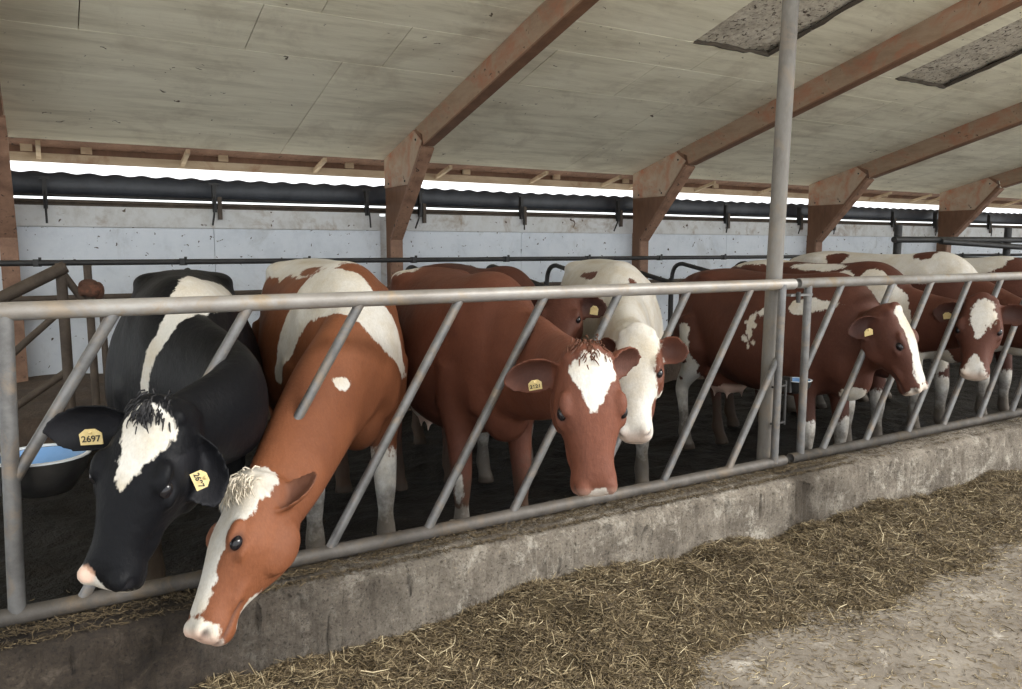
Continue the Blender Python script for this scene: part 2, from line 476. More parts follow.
for k in range(-1, 7):
    bx0, bx1 = FX[0] + 4 * k, FX[0] + 4 * (k + 1)
    for r in range(len(rows) - 1):
        cuts = [bx0, bx1]
        if r == 0: cuts += [bx0 + 2.72]
        elif r == 1: cuts += [bx0 + 0.6, bx0 + 1.85, bx0 + 3.1]
        elif r == 2: cuts += [bx0 + 2.3]
        elif r == 3: cuts += [bx0 + 1.87, bx0 + 2.93] if k != 3 else [bx0 + 1.13, bx0 + 2.13]
        else: cuts += [bx0 + (1.3 if r % 2 else 2.5)]
        cuts = sorted(cuts)
        for a, b in zip(cuts[:-1], cuts[1:]):
            cx, cy = (a + b) / 2, (rows[r] + rows[r + 1]) / 2
            if any(h[0] < cx < h[1] and h[2] < cy < h[3] for h in holes): continue
            board(a, b, rows[r], rows[r + 1])
# dusty insulation showing in the two holes
for hx0, hx1, hy0, hy1 in holes:
    m = MB()
    vs_, fs_ = grid(hx0 - 0.05, hx1 + 0.05, hy0 - 0.05, hy1 + 0.05, 24, 34, lambda X, Y: ZE + (YW - Y) * SL + 0.055 + 0.012 * bumps(X, Y, 9))
    m.v = [tuple(q) for q in vs_.tolist()]; m.f = fs_
    m.obj('insulation', M['insul'], ceil, smooth=True)
# frayed rims round the two holes
for hx0, hx1, hy0, hy1 in holes:
    m = MB()
    for (p, q) in (((hx0, hy1), (hx1, hy1)), ((hx1, hy1), (hx1, hy0))):
        pts = []
        for i in range(13):
            t = i / 12
            x, y = p[0] + (q[0] - p[0]) * t, p[1] + (q[1] - p[1]) * t
            pts.append((x + random.gauss(0, 0.006), y + random.gauss(0, 0.006), zr(y) + 0.012 + random.gauss(0, 0.004)))
        m.tube(pts, [0.018 + random.random() * 0.01 for _ in pts], 6)
    o = m.obj('torn_rim', M['ceil_gap'], ceil)

# portal frames
TH = 0.115
def frame(x, dark_lower=True):
    r = empty('portal_frame', (x, YW, 0))
    tag(r, kind='structure')
    def P(poly, d0, d1, name, mat, sm=False):
        m = MB().prism([(y - YW, z) for y, z in poly], d0, d1, 0)
        return m.obj(name, mat, r)
    # tapered column core and haunch
    P([(9.40, 0.0), (9.20, 0.0), (9.20, 1.74), (8.28, 2.735), (8.34, zr(8.34)), (9.40, zr(9.40))], 0.012, TH - 0.012, 'column', M['frame_dark'])
    # pale plywood knee plates on both sides
    for s in (0, 1):
        d0, d1 = ((0.0, 0.012) if s == 0 else (TH - 0.012, TH))
        P([(9.395, 2.345), (8.68, 2.345), (8.27, 2.80), (8.475, zr(8.475) - 0.004), (9.395, zr(9.395) - 0.004)], d0, d1, 'knee_plate', M['frame'])
    # roof beam
    P([(8.44, zr(8.44) - 0.002), (8.245, zr(8.245) - 0.14), (8.215, zr(8.215) - 0.265), (YR, zr(YR) - 0.265), (YR, zr(YR) - 0.002)], 0.0, TH, 'roof_beam', M['beam'])
    P([(8.2, zr(8.2) - 0.265), (YR, zr(YR) - 0.265), (YR, zr(YR) - 0.285), (8.19, zr(8.19) - 0.285)], -0.006, TH + 0.006, 'beam_soffit', M['frame_dark'])
    # slanting flange on the inner edge of the haunch
    P([(8.25, 2.745), (8.21, 2.72), (9.165, 1.70), (9.20, 1.73)], -0.02, TH + 0.02, 'flange', M['flange'])
    P([(9.20, 0.0), (9.165, 0.0), (9.165, 1.705), (9.20, 1.73)], -0.02, TH + 0.02, 'flange', M['flange'])
    for (y, z) in ((9.25, 2.39), (8.75, 2.39), (8.42, 2.83)):
        b = MB().ell((-0.004, y - YW, z), (0.008, 0.014, 0.014), nu=8, nv=6).obj('bolt', M['iron'], r)
    return r
for k in range(1, 8):
    f = frame(FX[k])
    lab = {1: 'reddish timber portal frame at the left edge of the photo', 2: 'reddish timber portal frame behind the brown cows, second from left',
           3: 'reddish timber portal frame just left of the tall grey pole', 4: 'reddish timber portal frame just right of the tall grey pole',
           5: 'reddish timber portal frame above the far dark barrier pipes', 6: 'reddish timber portal frame far right beyond the dark barrier'}.get(k, 'farthest reddish timber portal frame on the right')
    tag(f, lab, 'frame')

# eave: fascia board, rafter tails, curtain roll, rail
for k in range(0, 7):
    x0, x1 = FX[k] + TH / 2, FX[k + 1] + TH / 2
    o = MB().box((x0, YW + 0.50, 2.515), (x1, YW + 0.53, 2.61)).obj('trim_%d' % (k + 1), M['wood'])
    tag(o, 'pale fascia board above the bright eave gap, bay %s' % ['one', 'two', 'three', 'four', 'five', 'six', 'seven'][k], 'board', kind='structure')
    ob = MB().box((x0, YW + 0.53, 2.61), (x1, YW + 0.56, 2.86)).obj('backing_board', M['frame_dark'], o)  # dark sheet standing in for the shade in the eave recess
    for i, f in enumerate((0.07, 0.42, 0.80) if k % 2 else (0.22, 0.60, 0.93)):
        x = x0 + f * (x1 - x0)
        m = MB().prism([(YW + 0.05, zr(YW + 0.05) - 0.01), (YW + 0.05, zr(YW + 0.05) - 0.055), (YW + 0.50, 2.54), (YW + 0.50, 2.585)], x, x + 0.045, 0)
        m.obj('rafter_tail', M['wood'], o)
        m = MB().box((x + 0.42, YW + 0.46, 2.62), (x + 0.53, YW + 0.50, 2.78)).obj('block', M['wood'], o)
    # rolled curtain with a scalloped upper edge
    c = empty('rolled_curtain', ((x0 + x1) / 2, YW + 0.2, 2.2))
    rings = []
    n = 97
    for i in range(n):
        t = i / (n - 1)
        sc = 0.010 * math.cos(2 * math.pi * t * 16)
        ring = []
        for q in range(16):
            al = 2 * math.pi * q / 16
            ca, sa = math.cos(al), math.sin(al)
            ring.append(Vector((-(x1 - x0) / 2 + (x1 - x0) * t, 0.075 * ca, 0.065 + 0.125 * (abs(sa) ** 0.7) * (1 if sa > 0 else -1) + (sc if sa > 0.3 else 0) - 0.01 * math.sin(math.pi * t))))
        rings.append(ring)
    MB().rings(rings).obj('curtain_roll', M['tarp'], c, smooth=True)
    MB().box((-(x1 - x0) / 2, -0.12, -0.165), ((x1 - x0) / 2, -0.03, -0.095)).obj('sill_board', M['rust_iron'], c)
    MB().tube([((x0 - x1) / 2, -0.1, -0.055), ((x1 - x0) / 2, -0.1, -0.055)], 0.016, 10).obj('support_pipe', M['iron'], c, smooth=True)
    MB().tube([((x0 - x1) / 2, -0.17, -0.12), ((x1 - x0) / 2, -0.17, -0.12)], 0.014, 10).obj('lower_pipe', M['rust_iron'], c, smooth=True)
    tag(c, ['black rolled curtain under the eave, left of the photo edge', 'black rolled curtain in the bright eave gap above the black cow',
            'black rolled curtain in the eave gap between second and third timber frames', 'black rolled curtain in the eave gap behind the tall grey pole',
            'black rolled curtain in the eave gap above the far barrier pipes', 'black rolled curtain in the rightmost eave gap', 'farthest black rolled curtain under the eave'][k], 'curtain')
# hangers below the curtain
def hanger(x, lean):
    r = empty('curtain_hanger', (x, YW - 0.03, 1.9))
    MB().box((-0.05, -0.02, 0.40), (0.05, 0.01, 0.425)).obj('top_plate', M['iron'], r)
    MB().box((-0.02, -0.03, 0.10), (0.02, 0.035, 0.40)).obj('bracket', M['iron'], r)
    MB().tube([(0, -0.02, 0.28), (lean * 0.5, -0.10, 0.08), (lean, -0.12, -0.05)], 0.011, 8).obj('rod', M['iron'], r, smooth=True)
    if lean:
        MB().box((0.03, -0.03, 0.02), (0.075, 0.0, 0.27)).obj('strap', M['rust_iron'], r)
    return r
ORD = ['leftmost', 'second', 'third', 'fourth', 'fifth', 'sixth', 'seventh', 'eighth', 'ninth', 'tenth', 'eleventh', 'twelfth', 'rightmost']
for i, (x, l) in enumerate(((0.06, 0), (1.70, -0.05), (3.5, 0), (4.22, -0.12), (5.75, -0.02), (7.45, -0.16), (8.12, -0.16), (9.7, -0.1), (11.5, -0.15), (12.4, -0.1), (14.2, -0.1), (15.6, -0.15), (17.6, -0.1))):
    tag(hanger(x, l), ('black iron curtain hanger, %s along the back wall' if i in (0, 12) else 'black iron curtain hanger, %s from left along the back wall') % ORD[i], 'hanger', 'iron curtain hangers along the back wall')

# ------------------------------------------------------------------ cow stalls at the back
m = MB()
nr = empty('neck_rail', (7.0, 7.4, 1.48))
MB().tube([(-11, 0, 0), (9.5, 0, 0)], 0.024, 12).obj('rail', M['iron'], nr, smooth=True)
for i in range(16):
    x = -7.0 + 1.1 * i - 0.02
    MB().tube([(x, 0, -0.03), (x, 0, 0.045)], 0.013, 6).obj('clamp', M['iron'], nr)
    MB().box((x - 0.05, -0.032, -0.03), (x - 0.012, 0.032, 0.03)).obj('clamp', M['iron'], nr)
tag(nr, 'long thin black neck rail running along the stalls before the back wall', 'rail')
def divider(x, lab):
    r = empty('stall_divider', (x, 7.45, 0.24))
    pts = [(0, 0.05, 0.86)] + arc((0, 0.05, 0.98), (0, 0.04, 1.17), (0, -0.14, 1.165)) + arc((0, -1.45, 0.93), (0, -1.72, 0.88), (0, -1.74, 0.70)) + arc((0, -1.74, 0.62), (0, -1.70, 0.46), (0, -1.5, 0.44)) + [(0, -0.2, 0.34), (0, 0.05, 0.32)]
    MB().tube(pts, 0.026, 10).obj('loop', M['iron'], r, smooth=True)
    MB().tube([(0, 0.06, -0.02), (0, 0.06, 0.98)], 0.032, 10).obj('post', M['iron'], r, smooth=True)
    tag(r, lab, 'stall divider')
ords = ['bent black stall divider directly behind the black and white cow', 'bent black stall divider behind the white-backed cow at the black cow\'s right',
        'bent black stall divider left of the second timber frame', 'bent black stall divider rising above the dark brown cow',
        'bent black stall divider between the dark brown and the white cow', 'bent black stall divider just right of the white cow',
        'bent black stall divider above the rump of the brown cow by the pole', 'bent black stall divider just left of the tall pole']
for i, x in enumerate((1.08, 2.12, 3.2, 4.14, 4.95, 5.78, 6.85, 7.95)):
    divider(x, ords[i])
lr = empty('brisket_rail', (7.0, 8.7, 1.12))
MB().tube([(-11, 0, 0), (9.5, 0, 0)], 0.03, 10).obj('rail', M['rust_iron'], lr, smooth=True)
tag(lr, 'lower grimy rail behind the neck rail near the back wall', 'rail')
# grimy braced gate at far left
g = empty('stall_gate', (0.0, 7.25, 0.2))
def G(name, a, b, rr, mat=M['rust_iron']):
    MB().tube([a, b], rr, 10).obj(name, mat, g, smooth=True)
G('post', (0.12, 0, 0.0), (0.12, 0, 1.28), 0.042)
G('post', (0.31, 0.05, 0.0), (0.31, 0.05, 1.26), 0.032)
G('post', (0.40, 0.05, 0.0), (0.40, 0.05, 1.0), 0.026)
G('post', (-0.42, -0.2, 0.0), (-0.42, -0.2, 1.2), 0.055)
G('brace', (0.15, -0.03, 1.25), (-0.60, -0.2, 0.86), 0.05)
G('brace', (0.12, 0, 0.92), (-0.5, 0, 0.34), 0.028)
G('brace', (0.14, 0.02, 0.42), (-0.5, 0.0, -0.02), 0.03)
G('brace', (0.13, 0.0, 1.2), (0.26, 0.04, 0.98), 0.03)
MB().ell((0.31, 0.04, 1.10), (0.075, 0.06, 0.05), nu=12, nv=8).ell((0.38, 0.04, 1.05), (0.045, 0.05, 0.075), nu=10, nv=8).ell((0.25, 0.03, 1.05), (0.035, 0.04, 0.05), nu=10, nv=8).ell((0.32, 0.0, 1.06), (0.08, 0.035, 0.06), nu=10, nv=8).obj('rusty_lump', M['rope'], g, smooth=True)
tag(g, 'grimy braced stall gate with a rust coloured lump at far left', 'gate')
# barrier of heavy pipes at right
b = empty('pipe_barrier', (10.6, 6.9, 0.0))
for x in (0.0, 2.95, 5.9):
    MB().tube([(x, 0, 0), (x, 0, 1.93)], 0.055, 12).obj('post', M['iron'], b, smooth=True)
MB().tube([(-0.18, -0.06, 1.72), (6.2, -0.06, 1.74)], 0.045, 12).obj('rail', M['iron'], b, smooth=True)
MB().tube([(0.9, -0.1, 1.70), (6.2, -0.1, 1.50)], 0.045, 12).obj('rail', M['iron'], b, smooth=True)
MB().tube([(-0.1, -0.06, 1.43), (6.2, -0.06, 1.36)], 0.055, 12).obj('rail', M['iron'], b, smooth=True)
tag(b, 'dark heavy pipe barrier behind the cows at far right', 'barrier')

# ------------------------------------------------------------------ feed fence
RP = 0.030
ZT, ZB = 1.402, 0.403
def slant_bar(name, root, x_top, ox, z_top=ZT - 0.015, z_bot=ZB + 0.015, mat=None):
    sl = 0.605
    MB().tube([(x_top - ox - sl * (ZT - z_bot), 0, z_bot), (x_top - ox - sl * (ZT - z_top), 0, z_top)], 0.0195, 12).obj(name, mat or M['pipe'], root, smooth=True)
fe = empty('feed_fence', (1.6, YF, 0))
OX = 1.6
MB().tube([(-2.6 - OX, 0, ZT), (3.56 - OX, 0, ZT)], RP, 18).obj('top_rail', M['pipe_worn'], fe, smooth=True)
MB().tube([(-2.6 - OX, 0, ZB), (3.545 - OX, 0, ZB)], RP, 18).obj('bottom_rail', M['pipe_dirty'], fe, smooth=True)
for xt in (0.205, 0.64, 1.064, 1.50, 1.925, 2.345, 2.785, 3.237):
    slant_bar('slanted_bar', fe, xt, OX, z_bot=(0.86 if xt < 0.3 else ZB + 0.015))
slant_bar('slanted_bar', fe, 3.70, OX, z_top=0.99)
MB().tube([(-0.145 - OX, 0, ZB), (-0.115 - OX, 0, ZT)], 0.026, 14).obj('stile', M['pipe'], fe, smooth=True)
MB().tube([(3.45 - OX, -0.012, ZB), (3.458 - OX, -0.012, ZT)], 0.022, 14).obj('stile', M['pipe'], fe, smooth=True)
for xt in (-0.25, -0.7, -1.15, -1.6, -2.05):
    slant_bar('slanted_bar', fe, xt, OX)
tag(fe, 'grey galvanised feed fence of slanted bars left of the tall pole', 'fence')

gt = empty('feed_gate', (4.8, YF, 0)); GX = 4.8
def open_pipe(pts, r, name, mat, root):
    m = MB().tube(pts, r, 18, caps=False)
    me = m.mesh(name, mat, True, fix=False)
    o = link(name, me, root)
    sd = o.modifiers.new('wall', 'SOLIDIFY'); sd.thickness = 0.004; sd.offset = -1
    return o
open_pipe([(3.60 - GX, 0, ZT + 0.004), (12.6 - GX, 0, ZT - 0.002)], RP * 0.95, 'top_rail', M['pipe_worn'], gt)
open_pipe([(3.60 - GX, 0, ZB + 0.004), (12.6 - GX, 0, ZB)], RP * 0.98, 'bottom_rail', M['pipe_dirty'], gt)
MB().tube([(3.682 - GX, 0, ZB), (3.685 - GX, 0, ZT)], 0.023, 14).obj('stile', M['pipe'], gt, smooth=True)
slant_bar('slanted_bar', gt, 3.985, GX, z_bot=0.90)
for xt in (4.47, 4.875, 5.305, 5.70, 6.13, 6.56, 6.99, 7.42, 7.85):
    slant_bar('slanted_bar', gt, xt, GX)
MB().box((3.52 - GX, -0.022, 1.335), (3.70 - GX, 0.022, 1.347)).obj('latch_plate', M['pipe'], gt)
MB().tube([(3.57 - GX, -0.03, 1.30), (3.57 - GX, -0.03, 1.36)], 0.012, 8).obj('latch_pin', M['iron'], gt)
tag(gt, 'grey galvanised feed gate panel right of the tall pole', 'gate')

pole = empty('support_pole', (3.50, YF + 0.085, 0.0))
MB().tube([(-0.025, 0, 0.0), (0.0, 0, 1.4), (0.085, 0, zr(YF) - 0.04)], [0.043, 0.044, 0.045], 20).obj('pole', M['pole'], pole, smooth=True)
for z in (0.83, 0.62):
    pts = arc((-0.05, -0.06, z), (0.0, -0.085, z), (0.06, -0.06, z), 4) + arc((0.075, 0.0, z), (0.07, 0.06, z), (0.0, 0.062, z), 4)
    MB().tube(pts, 0.006, 8).obj('u_bolt', M['iron'], pole, smooth=True)
m = MB()
m.tube([(0.075, -0.05, 0.855), (0.075, -0.05, 0.60)], 0.008, 8)
m.obj('hook', M['iron'], pole, smooth=True)
tag(pole, 'tall grey steel pole rising from the fence to the roof', 'pole')

def water_bowl(x, y, z, lab, s=1.0, tongue=True):
    r = empty('water_bowl', (x, y, z))
    MB().lathe([(0.02 * s, -0.13 * s), (0.09 * s, -0.115 * s), (0.135 * s, -0.05 * s), (0.15 * s, 0.0), (0.155 * s, 0.012 * s), (0.142 * s, 0.012 * s), (0.128 * s, -0.03 * s), (0.10 * s, -0.055 * s), (0.02 * s, -0.06 * s)], seg=28).obj('bowl', M['plastic'], r, smooth=True)
    MB().lathe([(0.143 * s, 0.0135 * s), (0.156 * s, 0.0135 * s), (0.158 * s, 0.02 * s), (0.143 * s, 0.02 * s), (0.143 * s, 0.0135 * s)], seg=28, caps=False).obj('rim', M['enamel_rim'], r, smooth=True)
    MB().lathe([(0.01 * s, -0.052 * s), (0.099 * s, -0.05 * s), (0.127 * s, -0.026 * s), (0.141 * s, 0.012 * s), (0.138 * s, 0.0125 * s), (0.12 * s, -0.022 * s), (0.09 * s, -0.04 * s), (0.01 * s, -0.042 * s)], seg=28).obj('enamel_lining', M['enamel'], r, smooth=True)  # blue lining painted as the sky mirrored in the water
    MB().box((-0.16 * s, -0.05 * s, -0.10 * s), (-0.125 * s, 0.05 * s, 0.06 * s)).obj('bracket', M['iron'], r)
    tag(r, lab, 'water bowl')
water_bowl(-0.045, 3.105, 0.872, 'black drinking bowl with blue enamel inside by the left fence post', 0.98)
water_bowl(3.87, 3.12, 0.80, 'small drinking bowl with pale rim behind the gate by the pole', 0.58)

# ------------------------------------------------------------------ silage
def vnoise(x, y, s, seed=0):
    return bumps(np.asarray(x) + seed * 1.7, np.asarray(y) - seed * 0.9, s)
FRX = np.array([-5, 0.1, 0.6, 1.2, 1.9, 2.1, 2.4, 2.8, 3.3, 3.9, 4.4, 5.0, 6.0, 8.0, 14.0])
FRY = np.array([3.2, 2.95, 1.8, 1.1, 1.72, 1.98, 2.08, 2.02, 1.93, 1.88, 1.98, 2.15, 2.1, 2.1, 2.1])
def cover(x, y):
    fy = np.interp(x, FRX, FRY) + 0.10 * vnoise(x, y, 3.0, 1) + 0.05 * vnoise(x, y, 9.0, 2)
    return np.clip((y - fy) / 0.42, 0, 1)
def hay_h(x, y):
    c = cover(x, y)
    pile = 0.035 + 0.085 * np.exp(-((y - 2.62) / 0.30) ** 2) * (0.75 + 0.35 * vnoise(x, y, 2.6, 3)) * np.interp(x, [4.0, 5.5], [1, 0.45])
    return c * np.clip(pile + 0.022 * vnoise(x, y, 9, 4) + 0.012 * vnoise(x, y, 22, 5), 0.01, 0.3) - 0.012 * (1 - c)
vs, fs = grid(-0.2, 12.0, 0.6, YC + 0.02, 500, 110, hay_h)
V = vs; zc = cover(V[:, 0], V[:, 1])
mb = MB(); mb.v = [tuple(p) for p in vs.tolist()]
mb.f = [f for f in fs if max(zc[i] for i in f) > 0.0]
hayroot = empty('silage_heap', (2.5, 2.4, 0))
o = mb.obj('silage_bed', M['haybase'], hayroot, smooth=True)
o.matrix_parent_inverse = Matrix.Translation((-2.5, -2.4, 0))
tag(o, kind='stuff')
def strands(n, place, name, parent, lmin=0.02, lmax=0.075, wid=0.0017, tone=(0.0, 1.0), tilt=0.35):
    x, y, z = place(n)
    n = len(x)
    ang = RNG.uniform(0, 2 * math.pi, n)
    L = RNG.uniform(lmin, lmax, n) * RNG.uniform(0.6, 1.3, n)
    ti = RNG.normal(0, tilt, n)
    bend = RNG.normal(0, 0.5, n)
    w = wid * RNG.uniform(0.6, 1.7, n)
    d0 = np.stack([np.cos(ang) * np.cos(ti), np.sin(ang) * np.cos(ti), np.sin(ti)], 1)
    a2 = ang + bend
    t2 = ti + RNG.normal(0, 0.25, n)
    d1 = np.stack([np.cos(a2) * np.cos(t2), np.sin(a2) * np.cos(t2), np.sin(t2)], 1)
    P1 = np.stack([x, y, z], 1)
    P0 = P1 - d0 * L[:, None] * 0.5
    P2 = P1 + d1 * L[:, None] * 0.5
    for P in (P0, P2):
        P[:, 2] = np.maximum(P[:, 2], 0.003)
    sv = np.stack([-np.sin(ang), np.cos(ang), np.zeros(n)], 1)
    up = np.array([0, 0, 1.0])
    roll = RNG.uniform(-0.9, 0.9, n)[:, None]
    sv = sv * np.cos(roll) + up * np.sin(roll)
    sv *= w[:, None]
    th = np.zeros((n, 3)); th[:, 2] = w * 0.9
    # triangular-section strand: 3 rings of 3 vertices
    rings = []
    for P, k in ((P0, 0.7), (P1, 1.0), (P2, 0.4)):
        rings += [P + sv * k, P - sv * k, P + th * k]
    V = np.stack(rings, 1).reshape(-1, 3)
    base = np.arange(n)[:, None] * 9
    quads = []
    for r in (0, 3):
        for a, b in ((0, 1), (1, 2), (2, 0)):
            quads.append(np.concatenate([base + r + a, base + r + b, base + r + 3 + b, base + r + 3 + a], 1))
    Q = np.concatenate(quads, 0)
    me = bpy.data.meshes.new(name)
    me.vertices.add(len(V)); me.vertices.foreach_set('co', V.ravel())
    me.loops.add(Q.size); me.loops.foreach_set('vertex_index', Q.ravel().astype(np.int32))
    me.polygons.add(len(Q))
    me.polygons.foreach_set('loop_start', np.arange(0, Q.size, 4, dtype=np.int32))
    me.update(calc_edges=True)
    tn = np.clip(RNG.beta(2.0, 2.2, n) * (tone[1] - tone[0]) + tone[0], 0, 1)
    at = me.attributes.new('tone', 'FLOAT', 'POINT')
    at.data.foreach_set('value', np.repeat(tn, 9).astype(np.float32))
    me.materials.append(M['hay'])
    o = link(name, me, parent)
    if parent: o.matrix_parent_inverse = Matrix.Translation(tuple(-v for v in parent.location))
    return tag(o, kind='stuff')
def on_heap(n):
    k = n * 5
    x = np.concatenate([RNG.uniform(-0.1, 4.2, int(k * 0.62)), RNG.uniform(4.2, 8.5, int(k * 0.38))]); y = RNG.uniform(0.9, YC - 0.005, len(x))
    keep = (RNG.uniform(0, 1, len(x)) < cover(x, y) ** 0.6)
    # only the part the alley side can see well
    x, y = x[keep], y[keep]
    o_ = RNG.permutation(len(x))[:n]
    x, y = x[o_], y[o_]
    return x, y, hay_h(x, y) + RNG.uniform(-0.004, 0.018, len(x))
strands(72000, on_heap, 'silage_strands', hayroot, 0.02, 0.07, 0.0016, (0.0, 0.93))
strands(3600, on_heap, 'straw_strands', hayroot, 0.05, 0.12, 0.0018, (0.65, 1.1), 0.3)
tag(hayroot, 'long heap of brown chopped silage lying along the curb', 'silage', kind='stuff')
def on_floor(n):
    x = RNG.uniform(0.6, 7.5, n); y = np.interp(x, FRX, FRY) + 0.15 + 0.15 - np.abs(RNG.normal(0, 0.6, n))
    return x, y, np.full(n, 0.004)
o = strands(15000, on_floor, 'loose_silage', None, 0.008, 0.05, 0.0013, (0.1, 1.1), 0.05)
tag(o, 'thin loose strands of silage scattered on the alley floor', 'silage', kind='stuff')
def on_curb(n):
    x = np.concatenate([RNG.uniform(-0.5, 4.0, int(n * 0.8)), RNG.uniform(4.0, 9.0, n - int(n * 0.8))]); y = YC + 0.03 + np.abs(RNG.normal(0, 0.09, n)); y = np.minimum(y, YC + 0.33)
    return x, y, np.where(y < YC + 0.06, 0.352, 0.372) + RNG.uniform(0, 0.014, n)
o = strands(11000, on_curb, 'curb_silage', None, 0.008, 0.04, 0.0014, (0.0, 0.7), 0.25)
tag(o, 'crumbs of silage lying on top of the curb under the bottom rail', 'silage', kind='stuff')
# ------------------------------------------------------------------ cows
def coat_mat(name, dark, dark2, white=(0.72, 0.68, 0.60), skin=(0.62, 0.38, 0.30), rough=0.6, spec=0.2, hair=1.0, nose=(0.05, 0.04, 0.04), dirt=0.85):
    m, nt, p = new_mat(name)
    v = tex_coord(nt)
    n1 = noise(nt, v, 2.2, 5, 0.6)
    r1 = ramp(nt, [(0.3, dark2), (0.65, dark)])
    nt.links.new(n1.outputs['Fac'], r1.inputs[0])
    # fine hair streaks
    vs_ = tex_coord(nt, (1.0, 1.0, 0.35))
    n2 = noise(nt, vs_, 150, 4, 0.7)
    r2 = ramp(nt, [(0.25, (0.82, 0.82, 0.82)), (0.75, (1.12, 1.12, 1.12))])
    nt.links.new(n2.outputs['Fac'], r2.inputs[0])
    base = mix(nt, 1.0, r1.outputs[0], r2.outputs[0], 'MULTIPLY')
    n3 = noise(nt, v, 5, 5, 0.7)
    r3 = ramp(nt, [(0.42, white), (0.8, tuple(c * k for c, k in zip(white, (0.78, 0.68, 0.52))))])
    nt.links.new(n3.outputs['Fac'], r3.inputs[0])
    r2b = ramp(nt, [(0.25, (0.84, 0.84, 0.84)), (0.75, (1.08, 1.08, 1.08))])
    nt.links.new(n2.outputs['Fac'], r2b.inputs[0])
    wh = mix(nt, 1.0, r3.outputs[0], r2b.outputs[0], 'MULTIPLY')
    # patch edge: signed distance plus ragged noise
    at = N(nt, 'ShaderNodeAttribute', attribute_name='patch')
    na = noise(nt, v, 14, 4, 0.6)
    nb = noise(nt, vs_, 60, 3, 0.6)
    e1 = N(nt, 'ShaderNodeMath', operation='MULTIPLY_ADD', inp={1: 0.055, 2: -0.0275})
    nt.links.new(na.outputs['Fac'], e1.inputs[0])
    e2 = N(nt, 'ShaderNodeMath', operation='MULTIPLY_ADD', inp={1: 0.03, 2: -0.015})
    nt.links.new(nb.outputs['Fac'], e2.inputs[0])
    s1 = N(nt, 'ShaderNodeMath', operation='ADD'); s2 = N(nt, 'ShaderNodeMath', operation='ADD')
    nt.links.new(at.outputs['Fac'], s1.inputs[0]); nt.links.new(e1.outputs[0], s1.inputs[1])
    nt.links.new(s1.outputs[0], s2.inputs[0]); nt.links.new(e2.outputs[0], s2.inputs[1])
    mr = N(nt, 'ShaderNodeMapRange', inp={1: -0.004, 2: 0.004})
    nt.links.new(s2.outputs[0], mr.inputs[0])
    col = mix(nt, mr.outputs[0], base, wh)
    sk = N(nt, 'ShaderNodeAttribute', attribute_name='skin')
    col = mix(nt, sk.outputs['Fac'], col, skin)
    dk = N(nt, 'ShaderNodeAttribute', attribute_name='dark')
    col = mix(nt, dk.outputs['Fac'], col, nose)
    # dung caked on legs and belly
    mu = N(nt, 'ShaderNodeAttribute', attribute_name='muck')
    nm = noise(nt, v, 9, 6, 0.7)
    mm = N(nt, 'ShaderNodeMath', operation='ADD'); nt.links.new(mu.outputs['Fac'], mm.inputs[0]); nt.links.new(nm.outputs['Fac'], mm.inputs[1])
    mr2 = N(nt, 'ShaderNodeMapRange', inp={1: 0.72, 2: 1.15, 4: dirt})
    nt.links.new(mm.outputs[0], mr2.inputs[0])
    col = mix(nt, mr2.outputs[0], col, (0.055, 0.04, 0.028))
    nt.links.new(col, p.inputs['Base Color'])
    p.inputs['Roughness'].default_value = rough
    p.inputs['Specular IOR Level'].default_value = spec
    b1 = noise(nt, vs_, 120, 4, 0.7)
    bn = N(nt, 'ShaderNodeBump', inp={'Strength': 0.35 * hair, 'Distance': 0.004})
    nt.links.new(b1.outputs['Fac'], bn.inputs['Height'])
    b2 = noise(nt, v, 10, 5, 0.55)
    bn2 = N(nt, 'ShaderNodeBump', inp={'Strength': 0.4, 'Distance': 0.02})
    nt.links.new(b2.outputs['Fac'], bn2.inputs['Height'])
    nt.links.new(bn.outputs[0], bn2.inputs['Normal'])
    nt.links.new(bn2.outputs[0], p.inputs['Normal'])
    return m

def hair_mat(name, a, b):
    return surf(name, [(0.3, a), (0.7, b)], scale=40, rough=0.6, bump=0.1, spec=0.3)

M['black_coat'] = coat_mat('black_pied_coat', (0.0060, 0.0063, 0.0080), (0.0035, 0.0037, 0.0046), white=(0.62, 0.60, 0.56), skin=(0.70, 0.42, 0.30), rough=0.48, spec=0.10, nose=(0.03, 0.03, 0.035))
M['red_coat'] = coat_mat('chestnut_pied_coat', (0.205, 0.074, 0.033), (0.125, 0.043, 0.020), white=(0.61, 0.585, 0.54), skin=(0.66, 0.42, 0.33))
M['brown_coat'] = coat_mat('mahogany_pied_coat', (0.15, 0.053, 0.031), (0.082, 0.029, 0.018), white=(0.62, 0.595, 0.55), skin=(0.70, 0.49, 0.40))
M['dark_coat'] = coat_mat('dark_brown_pied_coat', (0.098, 0.035, 0.022), (0.06, 0.022, 0.015), white=(0.61, 0.585, 0.545), skin=(0.68, 0.48, 0.39))
M['eye'] = surf('wet_eye', [(0.3, (0.004, 0.004, 0.006)), (0.7, (0.012, 0.010, 0.012))], rough=0.12, bump=0.0, spec=0.4)
M['hair_black'] = hair_mat('black_hair', (0.01, 0.01, 0.012), (0.022, 0.021, 0.023))
M['hair_cream'] = hair_mat('cream_hair', (0.52, 0.45, 0.35), (0.70, 0.64, 0.54))
M['hair_brown'] = hair_mat('brown_hair', (0.07, 0.027, 0.015), (0.14, 0.055, 0.03))
M['hair_white'] = hair_mat('white_hair', (0.6, 0.56, 0.5), (0.75, 0.72, 0.66))

